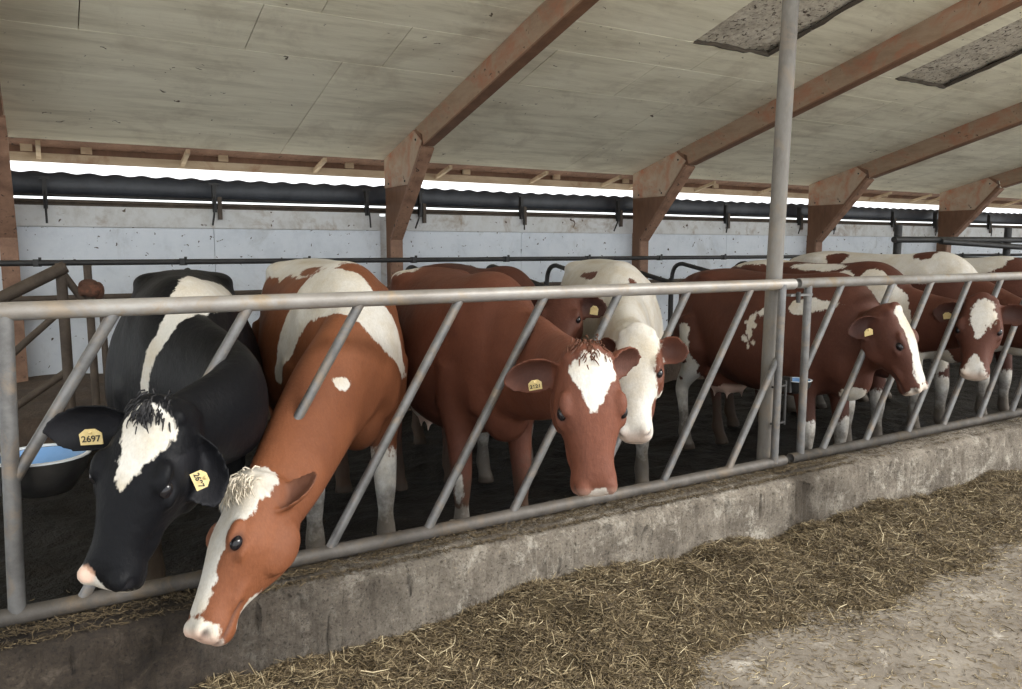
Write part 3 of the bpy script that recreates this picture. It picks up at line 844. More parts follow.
def interp_rows(rows, n):
    """smooth (Catmull-Rom) resampling of a table"""
    R = np.array(rows, float)
    k = len(R)
    t = np.linspace(0, k - 1, n)
    out = []
    for q in t:
        i = min(int(q), k - 2); f = q - i
        p0, p1, p2, p3 = R[max(i - 1, 0)], R[i], R[i + 1], R[min(i + 2, k - 1)]
        out.append(0.5 * ((2 * p1) + (-p0 + p2) * f + (2 * p0 - 5 * p1 + 4 * p2 - p3) * f ** 2 + (-p0 + 3 * p1 - 3 * p2 + p3) * f ** 3))
    return out

def section(c, up, side, top, bot, w, k=0.0, e=1.0, n=28):
    """closed ring: `top`/`bot` offsets along up from c, half width w, k skews the widest point upwards"""
    pts = []
    for i in range(n):
        a = 2 * math.pi * i / n
        ca, sa = math.cos(a), math.sin(a)
        h = (top + bot) / 2 + (top - bot) / 2 * (abs(ca) ** 0.92 * (1 if ca >= 0 else -1))
        y = w * (abs(sa) ** e) * (1 if sa >= 0 else -1) * (1 + k * ca)
        pts.append(c + up * h + side * y)
    return pts

TRUNK = [  # x, top, bottom, half width, skew, exponent
    (-0.86, 1.29, 1.10, 0.05, 0.0, 1.0), (-0.82, 1.345, 0.98, 0.13, 0.05, 0.9), (-0.72, 1.385, 0.84, 0.215, 0.12, 0.85), (-0.56, 1.41, 0.72, 0.265, 0.16, 0.74),
    (-0.40, 1.42, 0.64, 0.290, 0.10, 0.72), (-0.18, 1.405, 0.58, 0.325, -0.10, 0.85), (0.08, 1.395, 0.55, 0.345, -0.15, 0.88), (0.30, 1.40, 0.56, 0.325, -0.15, 0.9),
    (0.48, 1.42, 0.60, 0.27, -0.16, 0.95), (0.62, 1.405, 0.66, 0.225, -0.14, 1.0), (0.74, 1.33, 0.72, 0.185, -0.08, 1.0), (0.84, 1.20, 0.82, 0.12, 0.0, 1.0), (0.88, 1.10, 0.92, 0.05, 0.0, 1.0)]
HEAD = [  # a, top, bottom, half width, skew, exponent
    (-0.060, -0.05, -0.12, 0.035, 0.0, 1.0), (-0.045, -0.018, -0.160, 0.064, 0.1, 0.9), (-0.015, 0.000, -0.195, 0.083, 0.18, 0.85), (0.05, 0.008, -0.222, 0.097, 0.22, 0.8), (0.13, 0.012, -0.240, 0.110, 0.24, 0.78),
    (0.20, 0.014, -0.246, 0.118, 0.26, 0.76), (0.245, 0.012, -0.240, 0.114, 0.26, 0.78), (0.295, 0.006, -0.218, 0.099, 0.22, 0.8), (0.345, 0.000, -0.190, 0.084, 0.18, 0.84),
    (0.395, -0.005, -0.163, 0.073, 0.12, 0.85), (0.44, -0.009, -0.148, 0.070, 0.06, 0.82), (0.485, -0.014, -0.148, 0.077, 0.04, 0.76), (0.522, -0.024, -0.147, 0.078, 0.02, 0.74), (0.547, -0.042, -0.138, 0.067, 0.0, 0.78), (0.562, -0.066, -0.118, 0.038, 0.0, 0.9)]

FR = {}
def build_cow(name, label, loc, yaw, poll, nose, nhint, coat, patches, ears, vox=0.010, scale=1.0, hip=1.0, legs=None, tail=True,
              neck_d=1.0, tags=(), tuft=None, eyes=True, pinkmuz=1.0, spots=None, belly=0.0, pregnant=1.0, ear_len=0.20, skin_extra=(), nk=(0.36, 0.28), hs=1.0, bs=1.045, via=None, ear_w=1.25):
    mb = MB()
    W = Matrix.Translation(Vector(loc)) @ Matrix.Rotation(yaw, 4, 'Z')
    Wi = W.inverted()
    P, Nn = Wi @ Vector(poll), Wi @ Vector(nose)
    a = (Nn - P).normalized()
    HSc = hs
    LA = (Nn - P).length / 0.562
    nh = Wi.to_3x3() @ Vector(nhint)
    n = (nh - a * nh.dot(a)).normalized()
    s = n.cross(a)
    # animal's left: head looks along a with forehead n up -> left = n x a
    X, Y, Z = Vector((1, 0, 0)), Vector((0, 1, 0)), Vector((0, 0, 1))
    def H(ca, cs, cn):
        return P + a * (ca * LA) + (s * cs + n * cn) * HSc
    # trunk
    rings = []
    for x, t, b_, w, k, e in interp_rows(TRUNK, 40):
        b_ = b_ - belly * max(0, 1 - abs(x - 0.0) / 0.6)
        w = max(w, 0.01) * (pregnant if abs(x) < 0.5 else 1.0)
        rings.append(section(Vector((x, 0, 0)) * 1.0, Z, Y, t, b_, w, k, e, 36))
    mb.rings(rings)
    for sg in (-1, 1):
        mb.ell((-0.44, sg * 0.15, 1.345), (0.16, 0.105, 0.06))          # hook bone
        mb.ell((-0.78, sg * 0.095, 1.26), (0.08, 0.07, 0.07))           # pin bone
        mb.ell((-0.60, sg * 0.19, 0.95), (0.20, 0.095, 0.30))            # thigh
        mb.ell((0.50, sg * 0.165, 1.0), (0.16, 0.085, 0.32))             # shoulder
        mb.ell((0.66, sg * 0.115, 0.88), (0.12, 0.09, 0.17))              # point of shoulder
    mb.ell((0.67, 0, 0.75), (0.16, 0.12, 0.16))                          # brisket
    mb.ell((-0.40, 0, 0.60), (0.20, 0.16, 0.13))                         # udder
    for dx, dy in ((-0.05, 0.08), (-0.05, -0.08), (0.08, 0.075), (0.08, -0.075)):
        mb.tube([(-0.40 + dx, dy, 0.52), (-0.40 + dx, dy, 0.43)], [0.024, 0.012], 8)
    # legs
    lg = dict(fl=0.0, fr=0.0, hl=0.0, hr=0.0)
    lg.update(legs or {})
    for key, sg in (('fl', 1), ('fr', -1)):
        d = lg[key]; y = sg * 0.165
        pts = [(0.50, sg * 0.17, 0.98), (0.46, sg * 0.18, 0.76), (0.47 + 0.3 * d, y, 0.60), (0.50 + 0.75 * d, y, 0.42), (0.505 + 0.8 * d, y, 0.36), (0.50 + 0.95 * d, y, 0.24), (0.50 + d, y, 0.13), (0.525 + d, y, 0.075), (0.545 + d, y, 0.035), (0.55 + d, y, 0.0)]
        mb.tube(pts, [0.12, 0.10, 0.070, 0.058, 0.054, 0.038, 0.048, 0.042, 0.052, 0.058], 14)
    for key, sg in (('hl', 1), ('hr', -1)):
        d = lg[key]; y = sg * 0.175
        pts = [(-0.56, sg * 0.17, 1.05), (-0.50, sg * 0.20, 0.82), (-0.57 + 0.2 * d, sg * 0.19, 0.66), (-0.69 + 0.6 * d, y, 0.53), (-0.715 + 0.7 * d, y, 0.47), (-0.69 + 0.85 * d, y, 0.34), (-0.675 + 0.95 * d, y, 0.22), (-0.67 + d, y, 0.13), (-0.64 + d, y, 0.075), (-0.62 + d, y, 0.035), (-0.615 + d, y, 0.0)]
        mb.tube(pts, [0.16, 0.135, 0.092, 0.062, 0.056, 0.044, 0.040, 0.050, 0.043, 0.052, 0.058], 14)
    if tail:
        mb.tube([(-0.80, 0, 1.33), (-0.87, 0.0, 1.32), (-0.91, 0.0, 1.22), (-0.915, 0.01, 1.0), (-0.91, 0.015, 0.75), (-0.905, 0.02, 0.55), (-0.90, 0.02, 0.42)], [0.045, 0.036, 0.028, 0.022, 0.02, 0.042, 0.02], 10)
    mb.v = [(x * bs, y * bs, z * bs) for x, y, z in mb.v]
    # neck
    hb = H(0.085, 0, -0.105)
    P0 = Vector((0.42, 0, 1.05)) * bs; t0 = Vector((1, 0, 0.0)).normalized()
    te = (n * 0.55 + (hb - P0).normalized() * 0.7).normalized()
    kn = [P0 - t0 * 0.3, P0, Vector((0.70, 0, 1.02)) * bs]
    if via:
        kn.append(Wi @ Vector(via))
    kn += [hb, hb + te * 0.2]
    path = []
    for i in range(1, len(kn) - 2):
        p0, p1, p2, p3 = kn[i - 1], kn[i], kn[i + 1], kn[i + 2]
        for q in range(10):
            f = q / 10
            path.append(0.5 * ((2 * p1) + (p2 - p0) * f + (2 * p0 - 5 * p1 + 4 * p2 - p3) * f ** 2 + (3 * p1 - p0 - 3 * p2 + p3) * f ** 3))
    path.append(hb)
    acc = [0.0]
    for q0, q1 in zip(path[:-1], path[1:]): acc.append(acc[-1] + (q1 - q0).length)
    nr_ = []
    for i in range(len(path)):
        t = acc[i] / acc[-1]
        c = path[i]
        tg = (path[min(i + 1, len(path) - 1)] - path[max(i - 1, 0)]).normalized()
        f = t * t * (3 - 2 * t)
        sd = (Y * (1 - f) + s * f)
        sd = (sd - tg * sd.dot(tg)).normalized()
        up = tg.cross(sd).normalized()
        if up.dot(Z * (1 - f) - a * f + n * 0.001) < 0: up = -up
        hd = float(np.interp(t, (0, 0.3, 0.6, 0.85, 1), (0.36, 0.285, 0.205, 0.155, 0.125))) * neck_d
        wd = float(np.interp(t, (0, 0.3, 0.6, 0.85, 1), (0.215, 0.165, 0.126, 0.102, 0.085)))
        nr_.append(section(c, up, sd, hd, -hd * 1.05, wd, -0.08, 1.0, 24))
    mb.rings(nr_)
    neck_mid = [sum(r, Vector()) / len(r) for r in nr_]
    # head
    rings = []
    for ca, t, b_, w, k, e in interp_rows(HEAD, 34):
        rings.append(section(P + a * (ca * LA), n, s, t * HSc, b_ * HSc, max(w, 0.01) * HSc, k, e, 28))
    mb.rings(rings)
    hx = (a, s, n)
    def EL(ca, cs, cn, r):
        mb.ell(H(ca, cs, cn), [q * HSc for q in r], hx)
    for sg in (-1, 1):
        EL(0.200, sg * 0.094, -0.006, (0.045, 0.024, 0.017))     # brow
        EL(0.250, sg * 0.102, -0.050, (0.040, 0.022, 0.016))      # lower lid / cheekbone
        EL(0.19, sg * 0.080, -0.160, (0.095, 0.036, 0.07))       # jowl
        EL(0.33, sg * 0.064, -0.10, (0.11, 0.022, 0.025))        # facial crest
        EL(0.525, sg * 0.045, -0.045, (0.03, 0.030, 0.026))      # nostril wing
        EL(0.012, sg * 0.058, -0.032, (0.032, 0.032, 0.030))      # poll corner
    EL(0.0, 0, -0.008, (0.045, 0.055, 0.025))                    # poll
    EL(0.50, 0, -0.128, (0.05, 0.052, 0.028))                    # chin
    # ears
    ear_info = []
    for sg, (dsv, dn, da, cs_, cn_, ca_, *em) in zip((1, -1), ears):
        em = em[0] if em else 1.0
        B = H(0.070, sg * 0.088, -0.075)
        d = (s * (sg * dsv) + n * dn + a * da).normalized()
        cv = (s * (sg * cs_) + n * cn_ + a * ca_); cv = (cv - d * cv.dot(d)).normalized()
        wv = d.cross(cv)
        rg = []
        LE = ear_len * HSc * em
        for i in range(15):
            t = i / 14
            wd = float(np.interp(t, (0, 0.12, 0.35, 0.6, 0.82, 0.95, 1), (0.028, 0.036, 0.054, 0.056, 0.042, 0.020, 0.008))) * HSc * (1 + (ear_w - 1) * min(1, t * 4))
            dep = wd * float(np.interp(t, (0, 0.3, 1), (0.7, 0.75, 0.35)))
            th = float(np.interp(t, (0, 0.2, 1), (0.032, 0.021, 0.016)))
            c = B + d * (LE * (t - 0.10)) - cv * (0.02 * math.sin(t * 2.2)) + wv * 0
            front, back = [], []
            for q in np.linspace(-1, 1, 9):
                off = -dep * (1 - q * q)
                front.append(c + wv * (wd * q) + cv * off)
                back.append(c + wv * (wd * q * 1.0) + cv * (off - th * (1 - 0.2 * q * q)))
            rg.append(front + back[::-1])
        mb.rings(rg)
        ear_info.append((B, d, cv, wv, LE))
    me = mb.mesh(name + '_raw', None, fix=True)
    tmp = bpy.data.objects.new('tmp', me)
    COL.objects.link(tmp)
    r = tmp.modifiers.new('r', 'REMESH'); r.mode = 'VOXEL'; r.voxel_size = vox; r.adaptivity = 0
    sm = tmp.modifiers.new('s', 'SMOOTH'); sm.factor = 0.5; sm.iterations = 5 if vox < 0.0095 else 4
    dg = bpy.context.evaluated_depsgraph_get()
    nm = bpy.data.meshes.new_from_object(tmp.evaluated_get(dg))
    bpy.data.objects.remove(tmp); bpy.data.meshes.remove(me)
    nm.name = name
    nv = len(nm.vertices)
    co = np.empty(nv * 3, np.float32); nm.vertices.foreach_get('co', co); co = co.reshape(-1, 3).astype(float)
    no = np.empty(nv * 3, np.float32); nm.vertices.foreach_get('normal', no); no = no.reshape(-1, 3).astype(float)
    # soften the joins of trunk, shoulders and legs, leaving head and ears crisp
    ne = len(nm.edges)
    ed = np.empty(ne * 2, np.int32); nm.edges.foreach_get('vertices', ed); ed = ed.reshape(-1, 2)
    deg = np.maximum(np.bincount(ed.ravel(), minlength=nv), 1)
    dh = (co - np.array(P)) @ np.array(a)
    dist = np.linalg.norm(co - np.array(H(0.1, 0, -0.1)), axis=1)
    wgt = np.clip((dist - 0.30) / 0.12, 0, 1) * np.clip((co[:, 2] - 0.12) / 0.25, 0.15, 1) * 0.6
    nh_ = (dh > -0.06) & (dist < 0.60) & (np.abs((co - np.array(P)) @ np.array(s)) < 0.16) & ((co - np.array(P)) @ np.array(n) > -0.30)
    wgt = np.where(nh_, wgt * 0.0, wgt)
    for _ in range(30 if vox < 0.0105 else 16):
        acc_ = np.stack([np.bincount(ed[:, 0], co[ed[:, 1], k], nv) + np.bincount(ed[:, 1], co[ed[:, 0], k], nv) for k in range(3)], 1) / deg[:, None]
        co += (acc_ - co) * wgt[:, None]
    Pn, A_, S_, N_ = (np.array(q) for q in (P, a, s, n))
    rel = co - Pn
    ha, hsd, hn = rel @ A_ / LA, rel @ S_ / HSc, rel @ N_ / HSc
    FR[label] = (P, a, s, n, LA, HSc)
    hco = np.stack([ha, hsd, hn], 1)
    inhead = (ha > -0.07) & (ha < 0.6) & (np.abs(hsd) < 0.14) & (hn > -0.26) & (hn < 0.05)
    # carve nostrils, mouth, eye sockets
    dark = np.zeros(nv)
    for sg in (-1, 1):
        q = np.sqrt(((ha - 0.533) / 0.024) ** 2 + ((hsd - sg * 0.058) / 0.021) ** 2 + ((hn + 0.052) / 0.015) ** 2)
        w = np.clip(1.25 - q, 0, 1)
        co -= no * (w * 0.016 * HSc)[:, None]
        dark = np.maximum(dark, np.clip(1.3 - q, 0, 1) * 1.2)
        q = np.sqrt(((ha - 0.232) / 0.034) ** 2 + ((hsd - sg * 0.108) / 0.03) ** 2 + ((hn + 0.022) / 0.019) ** 2)
        w = np.clip(1.0 - q, 0, 1)
        co -= no * (w * 0.010 * HSc)[:, None]
        dark = np.maximum(dark, np.clip(1.25 - q, 0, 1) * 0.8)
    mouth = np.exp(-((hn + 0.105 + 0.10 * (0.56 - ha)) / 0.006) ** 2) * (ha > 0.40) * (ha < 0.58) * inhead
    co -= no * (mouth * 0.007)[:, None]
    dark = np.maximum(dark, mouth * 0.55)
    dark = np.maximum(dark, np.clip((0.06 - co[:, 2]) / 0.015, 0, 1) * (co[:, 0] < 0.8) * 0.85)
    nm.vertices.foreach_set('co', co.astype(np.float32).ravel())
    # skin: muzzle pad, udder, ear lining
    skin = np.zeros(nv)
    mzl = np.clip((ha - 0.525 - 0.5 * np.clip(-hn - 0.10, 0, 1)) / 0.03, 0, 1) * inhead * pinkmuz
    skin = np.maximum(skin, mzl)
    ud = np.clip((0.585 - co[:, 2]) / 0.03, 0, 1) * (np.abs(co[:, 0] + 0.40) < 0.2) * (np.abs(co[:, 1]) < 0.13)
    skin = np.maximum(skin, ud * 0.8)
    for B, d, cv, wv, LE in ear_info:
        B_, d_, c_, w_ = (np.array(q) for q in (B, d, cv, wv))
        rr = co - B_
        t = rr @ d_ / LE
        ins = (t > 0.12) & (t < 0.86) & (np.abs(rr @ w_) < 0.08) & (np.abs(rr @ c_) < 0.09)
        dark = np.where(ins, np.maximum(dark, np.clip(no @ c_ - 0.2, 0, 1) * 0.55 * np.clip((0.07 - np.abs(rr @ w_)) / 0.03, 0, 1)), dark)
    for fr, c, rad, val in skin_extra:
        q = hco if fr == 'h' else co
        w = np.clip((1 - np.sqrt((((q - np.array(c)) / np.array(rad)) ** 2).sum(1))) * 6, 0, 1) * abs(val)
        skin = np.maximum(skin, w) if val > 0 else skin * (1 - w)
    # coat patches: signed distance, positive = white
    pt = np.full(nv, -0.3)
    for op, fr, c, rad in patches:
        q = hco if fr == 'h' else co
        if len(c) == 2:      # capsule: two ends, radii at each end
            c0, c1 = np.array(c[0], float), np.array(c[1], float)
            ab = c1 - c0
            t = np.clip(((q - c0) @ ab) / (ab @ ab), 0, 1)
            dd = (rad[0] + (rad[1] - rad[0]) * t) - np.linalg.norm(q - c0 - t[:, None] * ab, axis=1)
        else:
            rad = np.array(rad, float)
            e = np.sqrt((((q - np.array(c)) / rad) ** 2).sum(1))
            dd = (1 - e) * rad.min()
        if op == '+': pt = np.maximum(pt, dd)
        else: pt = np.minimum(pt, -dd)
    muck = np.clip((0.66 - co[:, 2]) / 0.5, 0, 1) * (co[:, 0] < 0.85) * 0.75
    for nme, arr in (('patch', pt), ('skin', skin), ('dark', np.clip(dark, 0, 1)), ('muck', muck)):
        at = nm.attributes.new(nme, 'FLOAT', 'POINT')
        at.data.foreach_set('value', arr.astype(np.float32))
    nm.materials.clear(); nm.materials.append(coat)
    nm.shade_smooth()
    ob = link(name, nm, None, loc, (0, 0, yaw))
    ob.scale = (scale,) * 3
    tag(ob, label, 'cow', 'red and black pied cows at the feed fence')
    # eyes
    if eyes:
        for sg in (-1, 1):
            e = MB().ell((0, 0, 0), (0.024 * HSc, 0.017 * HSc, 0.0185 * HSc), (a, s, n), 16, 12).obj('eye', M['eye'], ob, smooth=True)
            e.location = H(0.234, sg * 0.1025, -0.024)
    # ear tags
    for sg, at_t, num, size in tags:
        B, d, cv, wv, LE = ear_info[0 if sg > 0 else 1]
        w_, h_ = size
        down = wv if (W.to_3x3() @ wv).z < 0 else -wv
        c = B + d * (LE * at_t) + cv * 0.012 + down * 0.012
        xv = down.cross(cv) * -1.0
        if (W.to_3x3() @ xv).dot(Vector((0.859, -0.512, 0))) < 0: xv = -xv
        poly = [(-0.5, -0.5), (0.5, -0.5), (0.5, 0.22), (0.22, 0.5), (-0.22, 0.5), (-0.5, 0.22)]
        m = MB()
        vv = [c + xv * (x * w_) - down * (y * h_) + cv * dz for dz in (0.0, 0.0035) for x, y in poly]
        k = len(poly)
        m.add(vv, [tuple(range(k)), tuple(range(2 * k - 1, k - 1, -1))] + [(i, i + k, (i + 1) % k + k, (i + 1) % k) for i in range(k)])
        tg_ = m.obj('ear_tag', M['tag'], ob)
        tg_['label'] = 'yellow plastic ear tag'
        MB().ell(c - down * (0.33 * h_) + cv * 0.006, (0.006, 0.006, 0.006), nu=8, nv=6).obj('stud', M['tag'], tg_)
        if num:
            cu = bpy.data.curves.new('num', 'FONT'); cu.body = num; cu.size = w_ * 0.42; cu.align_x = 'CENTER'; cu.align_y = 'CENTER'; cu.extrude = 0.0004; cu.offset = 0.0006
            to = bpy.data.objects.new('num', cu); COL.objects.link(to)
            dg = bpy.context.evaluated_depsgraph_get()
            tm = bpy.data.meshes.new_from_object(to.evaluated_get(dg))
            bpy.data.objects.remove(to)
            zf = cv if cv.dot(xv.cross(-down)) > 0 else -cv
            R3 = Matrix((xv, -down, zf)).transposed().to_4x4()
            tm.transform(Matrix.Translation(c + down * (0.13 * h_) + cv * 0.0042) @ R3)
            tm.materials.clear(); tm.materials.append(M['ink'])
            link('tag_number', tm, tg_)
    # forelock
    if tuft:
        kind, cnt, ln, spread, curl = tuft[:5]
        toff = tuft[5] if len(tuft) > 5 else 0.005
        m = MB(); rs = random.Random(len(name) + cnt)
        for i in range(cnt):
            r0 = abs(rs.gauss(0, 0.5)); th = rs.uniform(0, 6.283)
            ca, cs_ = toff + 0.045 * r0 * math.cos(th), spread * r0 * math.sin(th)
            b0 = H(ca, cs_, 0.006 - 0.35 * abs(cs_) - (0.15 * abs(ca) if ca < 0 else 0))
            lean = (a * rs.gauss(0.55, 0.35) + s * (cs_ * 7 + rs.gauss(0, 0.3)) + n * rs.uniform(0.5, 1.0)).normalized()
            l = ln * rs.uniform(0.5, 1.15)
            fall = (a * 0.9 + s * rs.gauss(0, curl) - n * rs.uniform(0.1, 0.7))
            pts = [b0 - n * 0.006, b0 + lean * l * 0.35, b0 + lean * l * 0.6 + fall * l * 0.2, b0 + lean * l * 0.68 + fall * l * 0.55, b0 + lean * l * 0.6 + fall * l * 0.8]
            m.tube(pts, [0.0032, 0.0032, 0.0028, 0.002, 0.0006], 4, caps=False)
        fo = m.obj('forelock', M[kind], ob, smooth=True)
    return ob

EA = (0.95, -0.12, 0.12, 0.0, 0.7, 0.6)
E_ = (EA, EA)
PI = math.pi
COWS = {}
#COWLIST
def socks(keys='fl fr hl hr', h=0.34, r=0.13):
    """white lower legs"""
    c = {'fl': (0.53, 0.17), 'fr': (0.53, -0.17), 'hl': (-0.69, 0.18), 'hr': (-0.69, -0.18)}
    return [('+', 'b', (c[k][0], c[k][1], 0.10), (r + 0.05, r, h)) for k in keys.split()]
def chain(op, fr, pts):
    """tapered band through (point, radius) pairs"""
    return [(op, fr, (p0, p1), (r0, r1)) for (p0, r0), (p1, r1) in zip(pts[:-1], pts[1:])]
def scatter(op, c, rng, n, r, seed):
    q = random.Random(seed)
    return [(op, 'b', tuple(c[i] + q.uniform(-rng[i], rng[i]) for i in range(3)), (r * q.uniform(0.6, 1.3), 0.06, r * q.uniform(0.7, 2.0))) for _ in range(n)]

COWS['black'] = build_cow('cow', 'black and white cow with white forehead triangle, leftmost at the fence', (0.60, 4.25, 0), math.radians(-99),
    (0.247, 2.518, 1.126), (0.052, 2.40, 0.649), (-0.55, -0.62, 0.15), M['black_coat'],
    chain('+', 'b', [((-0.20, 0.26, 1.42), 0.07), ((0.10, 0.19, 1.43), 0.10), ((0.45, 0.13, 1.42), 0.10), ((0.72, 0.07, 1.40), 0.10), ((0.84, 0.0, 1.34), 0.065), ((0.89, -0.07, 1.25), 0.045), ((0.87, -0.115, 1.18), 0.034), ((0.86, -0.14, 1.10), 0.028), ((0.84, -0.16, 1.0), 0.024)])
    + chain('+', 'h', [((0.065, 0.014, 0.012), 0.080), ((0.255, 0.003, 0.012), 0.010)])
    + [('+', 'b', (-0.86, 0, 1.40), (0.10, 0.06, 0.06)), ('+', 'h', (0.27, 0.075, -0.235), (0.06, 0.04, 0.035)), ('+', 'h', (0.545, -0.045, -0.06), (0.055, 0.055, 0.055)), ('+', 'h', (0.555, 0.02, -0.085), (0.02, 0.05, 0.02))] + socks('fl', 0.42),
    ears=((0.50, -0.35, 0.75, 0.5, 0.8, 0.0, 0.95), (0.9, 0.22, 0.27, 0.0, 0.8, 0.5, 1.2)), vox=0.009, hs=1.13, via=(0.58, 2.97, 1.03), ear_len=0.23,
    pinkmuz=0.0, skin_extra=(('h', (0.525, -0.040, -0.030), (0.030, 0.030, 0.026), 0.6),),
    tags=((1, 0.5, '2697', (0.055, 0.045)), (-1, 0.36, '2697', (0.066, 0.05))), tuft=('hair_black', 300, 0.045, 0.055, 0.3, -0.012))
COWS['red'] = build_cow('cow', 'chestnut and white cow lowering its long white blaze to the silage', (1.33, 4.22, 0), math.radians(-98),
    (0.548, 2.735, 0.80), (0.292, 2.545, 0.385), (-0.89, -0.12, 0.12), M['red_coat'],
    [('+', 'b', (-0.55, -0.05, 1.50), (0.52, 0.40, 0.24))]
    + chain('+', 'b', [((0.46, -0.31, 0.98), 0.04), ((0.54, -0.26, 1.18), 0.10), ((0.62, -0.17, 1.38), 0.15), ((0.88, -0.02, 1.40), 0.12), ((0.92, 0.09, 1.28), 0.11), ((0.83, 0.20, 1.14), 0.085), ((0.62, 0.31, 0.95), 0.035)])
    + [('+', 'b', (1.19, -0.14, 1.05), (0.035, 0.05, 0.028)), ('+', 'b', (0.15, -0.05, 1.52), (0.5, 0.22, 0.09)), ('-', 'b', (0.30, -0.13, 1.50), (0.22, 0.05, 0.07)), ('-', 'b', (-0.25, -0.30, 1.36), (0.25, 0.10, 0.10))]
    + chain('+', 'h', [((0.0, 0.02, -0.02), 0.085), ((0.12, 0.02, 0.0), 0.092), ((0.22, 0.012, 0.0), 0.075), ((0.33, 0.0, 0.0), 0.055), ((0.44, 0.0, -0.01), 0.058)])
    + [('+', 'h', (0.54, 0, -0.06), (0.06, 0.10, 0.075)), ('-', 'h', (0.50, 0.09, -0.14), (0.06, 0.05, 0.05))]
    + [('+', 'h', (0.12, 0.09, -0.25), (0.03, 0.03, 0.03)), ('+', 'h', (0.02, 0.08, -0.27), (0.03, 0.03, 0.03)), ('+', 'h', (0.42, 0.02, -0.155), (0.08, 0.03, 0.02))] + socks('fl fr', 0.52, 0.16),
    ears=((0.40, -0.40, -0.80, 0.35, 1.0, 0.0), EA), vox=0.009, hs=1.08, ear_w=0.85, via=(0.96, 3.14, 0.95), neck_d=0.93, bs=1.085, pinkmuz=0.75, tuft=('hair_cream', 520, 0.065, 0.07, 0.9))
COWS['star'] = build_cow('cow', 'mahogany cow facing the camera with white forehead star and yellow tag', (2.05, 4.05, 0), math.radians(-97),
    (1.70, 2.287, 1.215), (1.639, 2.135, 0.73), (-0.40, -0.92, 0.15), M['brown_coat'],
    [('+', 'b', (-0.62, -0.16, 1.46), (0.24, 0.13, 0.09)), ('+', 'b', (0.70, 0.02, 0.58), (0.10, 0.09, 0.06)), ('+', 'b', (-0.42, 0, 0.55), (0.22, 0.2, 0.13))]
    + chain('+', 'h', [((0.075, 0.010, 0.012), 0.088), ((0.23, -0.002, 0.012), 0.008)])
    + [('+', 'h', (0.552, 0.008, -0.075), (0.03, 0.045, 0.05)), ('+', 'b', (0.56, -0.20, 0.35), (0.05, 0.02, 0.10))] + socks('fr', 0.16),
    ears=((0.75, -0.5, -0.28, 0, 0.7, 0.6), EA), vox=0.009, hs=1.1, via=(1.93, 2.94, 1.05), ear_len=0.22, pinkmuz=0.3, tags=((-1, 0.42, '2621', (0.05, 0.042)),), tuft=('hair_brown', 300, 0.035, 0.055, 0.4, -0.03))
COWS['shy'] = build_cow('cow', 'dark brown cow half hidden behind the white-starred cow', (2.72, 5.12, 0), math.radians(-93),
    (2.54, 3.70, 1.36), (2.345, 3.46, 1.01), (-0.5, -0.5, 0.6), M['dark_coat'],
    socks('fl fr', 0.3), ears=E_, vox=0.012, tags=((1, 0.5, '', (0.045, 0.05)),))
COWS['white'] = build_cow('cow', 'white cow with brown cheeks looking through the fence', (3.45, 4.45, 0), math.radians(-120),
    (2.42, 2.885, 1.215), (2.20, 2.635, 0.785), (-0.70, -0.68, 0.25), M['brown_coat'],
    [('+', 'b', (0, 0, 1), (3, 2, 2))]
    + chain('-', 'b', [((0.15, -0.20, 1.42), 0.02), ((0.55, -0.16, 1.42), 0.035)]) + chain('-', 'b', [((0.45, 0.02, 1.50), 0.02), ((0.85, 0.04, 1.36), 0.03)])
    + [('-', 'b', (-0.4, -0.3, 1.1), (0.25, 0.15, 0.2)), ('-', 'h', (0.20, 0.135, -0.08), (0.15, 0.062, 0.12)), ('-', 'h', (0.20, -0.135, -0.08), (0.15, 0.055, 0.12)),
       ('-', 'h', (0.08, 0.22, -0.09), (0.14, 0.13, 0.10)), ('-', 'h', (0.08, -0.22, -0.09), (0.14, 0.13, 0.10)), ('-', 'h', (0.40, 0.09, -0.10), (0.06, 0.03, 0.05))],
    ears=E_, vox=0.011, hs=1.05, via=(2.52, 3.06, 1.06), ear_len=0.16, bs=1.07, pinkmuz=0.5)
COWS['blaze'] = build_cow('cow', 'dark brown cow with white blaze in profile right of the pole', (4.50, 3.88, 0), math.radians(-92),
    (4.325, 2.79, 1.245), (4.40, 2.60, 0.779), (0.15, -0.75, 0.3), M['dark_coat'],
    chain('+', 'b', [((-0.55, -0.30, 0.98), 0.06), ((-0.58, -0.25, 0.75), 0.12), ((-0.72, -0.19, 0.45), 0.12), ((-0.70, -0.19, 0.10), 0.12)])
    + [('-', 'b', (-0.45 - 0.035 * i, -0.29, 0.88 - 0.05 * i + 0.05 * (i % 3)), (0.022, 0.06, 0.018)) for i in range(9)]
    + scatter('+', (0.17, -0.355, 1.05), (0.10, 0.03, 0.13), 16, 0.020, 4)
    + chain('+', 'b', [((-0.35, -0.13, 1.455), 0.014), ((0.0, -0.14, 1.44), 0.022), ((0.3, -0.12, 1.44), 0.012)]) + chain('+', 'b', [((0.46, -0.27, 1.22), 0.06), ((0.80, -0.17, 1.28), 0.022)])
    + chain('+', 'h', [((0.03, 0.0, 0.01), 0.052), ((0.16, 0.0, 0.012), 0.056), ((0.32, 0.0, 0.0), 0.043), ((0.46, -0.01, -0.01), 0.052)])
    + [('+', 'h', (0.545, -0.01, -0.06), (0.045, 0.075, 0.06)), ('+', 'b', (0.80, -0.08, 0.64), (0.12, 0.10, 0.08)), ('+', 'b', (0.1, -0.1, 0.56), (0.3, 0.12, 0.05))] + socks('fl fr', 0.36),
    ears=(EA, (0.75, -0.7, -0.05, 0.6, 0.5, 0.5)), vox=0.010, hs=1.1, bs=1.02, via=(4.47, 3.02, 1.05), pinkmuz=0.4, tags=((-1, 0.4, '', (0.05, 0.045)),))
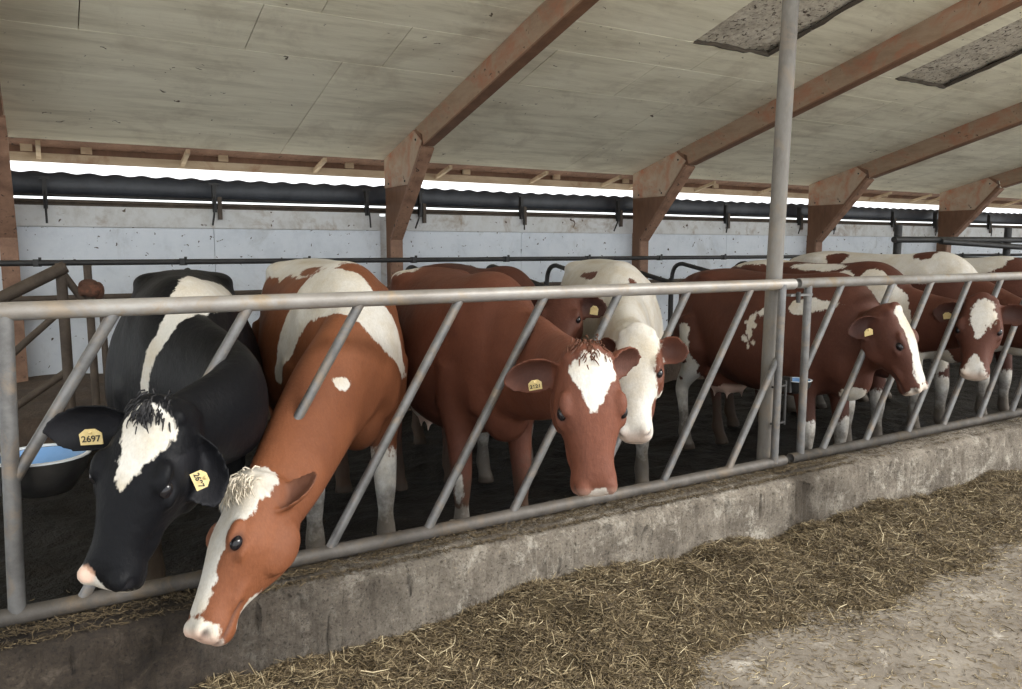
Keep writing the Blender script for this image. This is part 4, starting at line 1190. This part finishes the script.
COWS['snip'] = build_cow('cow', 'brown cow with white forehead patch and white muzzle, rightmost face', (5.42, 4.25, 0), math.radians(-93),
    (5.304, 2.832, 1.273), (5.07, 2.728, 0.80), (-0.75, -0.35, 0.5), M['dark_coat'],
    chain('+', 'b', [((0.66, -0.13, 1.38), 0.08), ((0.84, -0.12, 1.22), 0.09), ((0.93, -0.13, 1.08), 0.05)])
    + [('+', 'b', (0.45, -0.20, 1.38), (0.09, 0.10, 0.06)), ('+', 'b', (0.92, -0.03, 0.74), (0.14, 0.14, 0.14)), ('+', 'b', (0.15, -0.12, 1.46), (0.25, 0.08, 0.05)), ('+', 'b', (-0.5, 0, 1.5), (0.3, 0.25, 0.15))]
    + [('+', 'h', (0.13, 0.022, 0.01), (0.12, 0.072, 0.05)), ('+', 'h', (0.54, 0, -0.06), (0.055, 0.072, 0.07))] + chain('+', 'h', [((0.22, 0.01, 0.01), 0.035), ((0.31, 0.0, 0.01), 0.010)]) + chain('+', 'h', [((0.42, 0.0, -0.005), 0.008), ((0.50, 0.0, -0.02), 0.05)])
    + socks('fl fr', 0.42),
    ears=E_, vox=0.011, hs=1.12, via=(5.40, 3.05, 1.08), bs=1.06, pinkmuz=0.5, tags=((-1, 0.45, '', (0.05, 0.045)),))
COWS['far1'] = build_cow('cow', 'white and brown patched back of a cow behind the rightmost face', (6.40, 4.35, 0), math.radians(-92),
    (6.25, 2.70, 1.1), (6.1, 2.45, 0.62), (-0.3, -0.9, 0.2), M['dark_coat'],
    [('+', 'b', (0.0, 0, 1.5), (0.95, 0.5, 0.32)), ('-', 'b', (-0.28, -0.18, 1.50), (0.10, 0.12, 0.07)), ('-', 'b', (0.05, -0.28, 1.40), (0.24, 0.12, 0.08)), ('-', 'b', (0.50, -0.05, 1.55), (0.09, 0.15, 0.06)), ('-', 'b', (0.5, -0.3, 1.2), (0.2, 0.2, 0.12)), ('-', 'b', (-0.6, -0.25, 1.25), (0.12, 0.1, 0.15)), ('+', 'b', (0.3, -0.1, 0.7), (0.5, 0.4, 0.25))] + socks(h=0.45),
    ears=E_, vox=0.014, eyes=False, bs=1.11)
COWS['far2'] = build_cow('cow', 'brown and white cow cut off by the right photo edge', (7.45, 4.35, 0), math.radians(-92),
    (7.3, 2.70, 1.1), (7.2, 2.45, 0.62), (-0.3, -0.9, 0.2), M['dark_coat'],
    [('+', 'b', (0.0, 0.0, 1.5), (0.66, 0.5, 0.32)), ('-', 'b', (-0.15, -0.26, 1.38), (0.14, 0.12, 0.08)), ('-', 'b', (-0.6, -0.25, 1.4), (0.16, 0.15, 0.12)), ('+', 'b', (0.7, -0.1, 0.8), (0.2, 0.3, 0.3))] + socks(h=0.4),
    ears=E_, vox=0.014, eyes=False, bs=1.08)
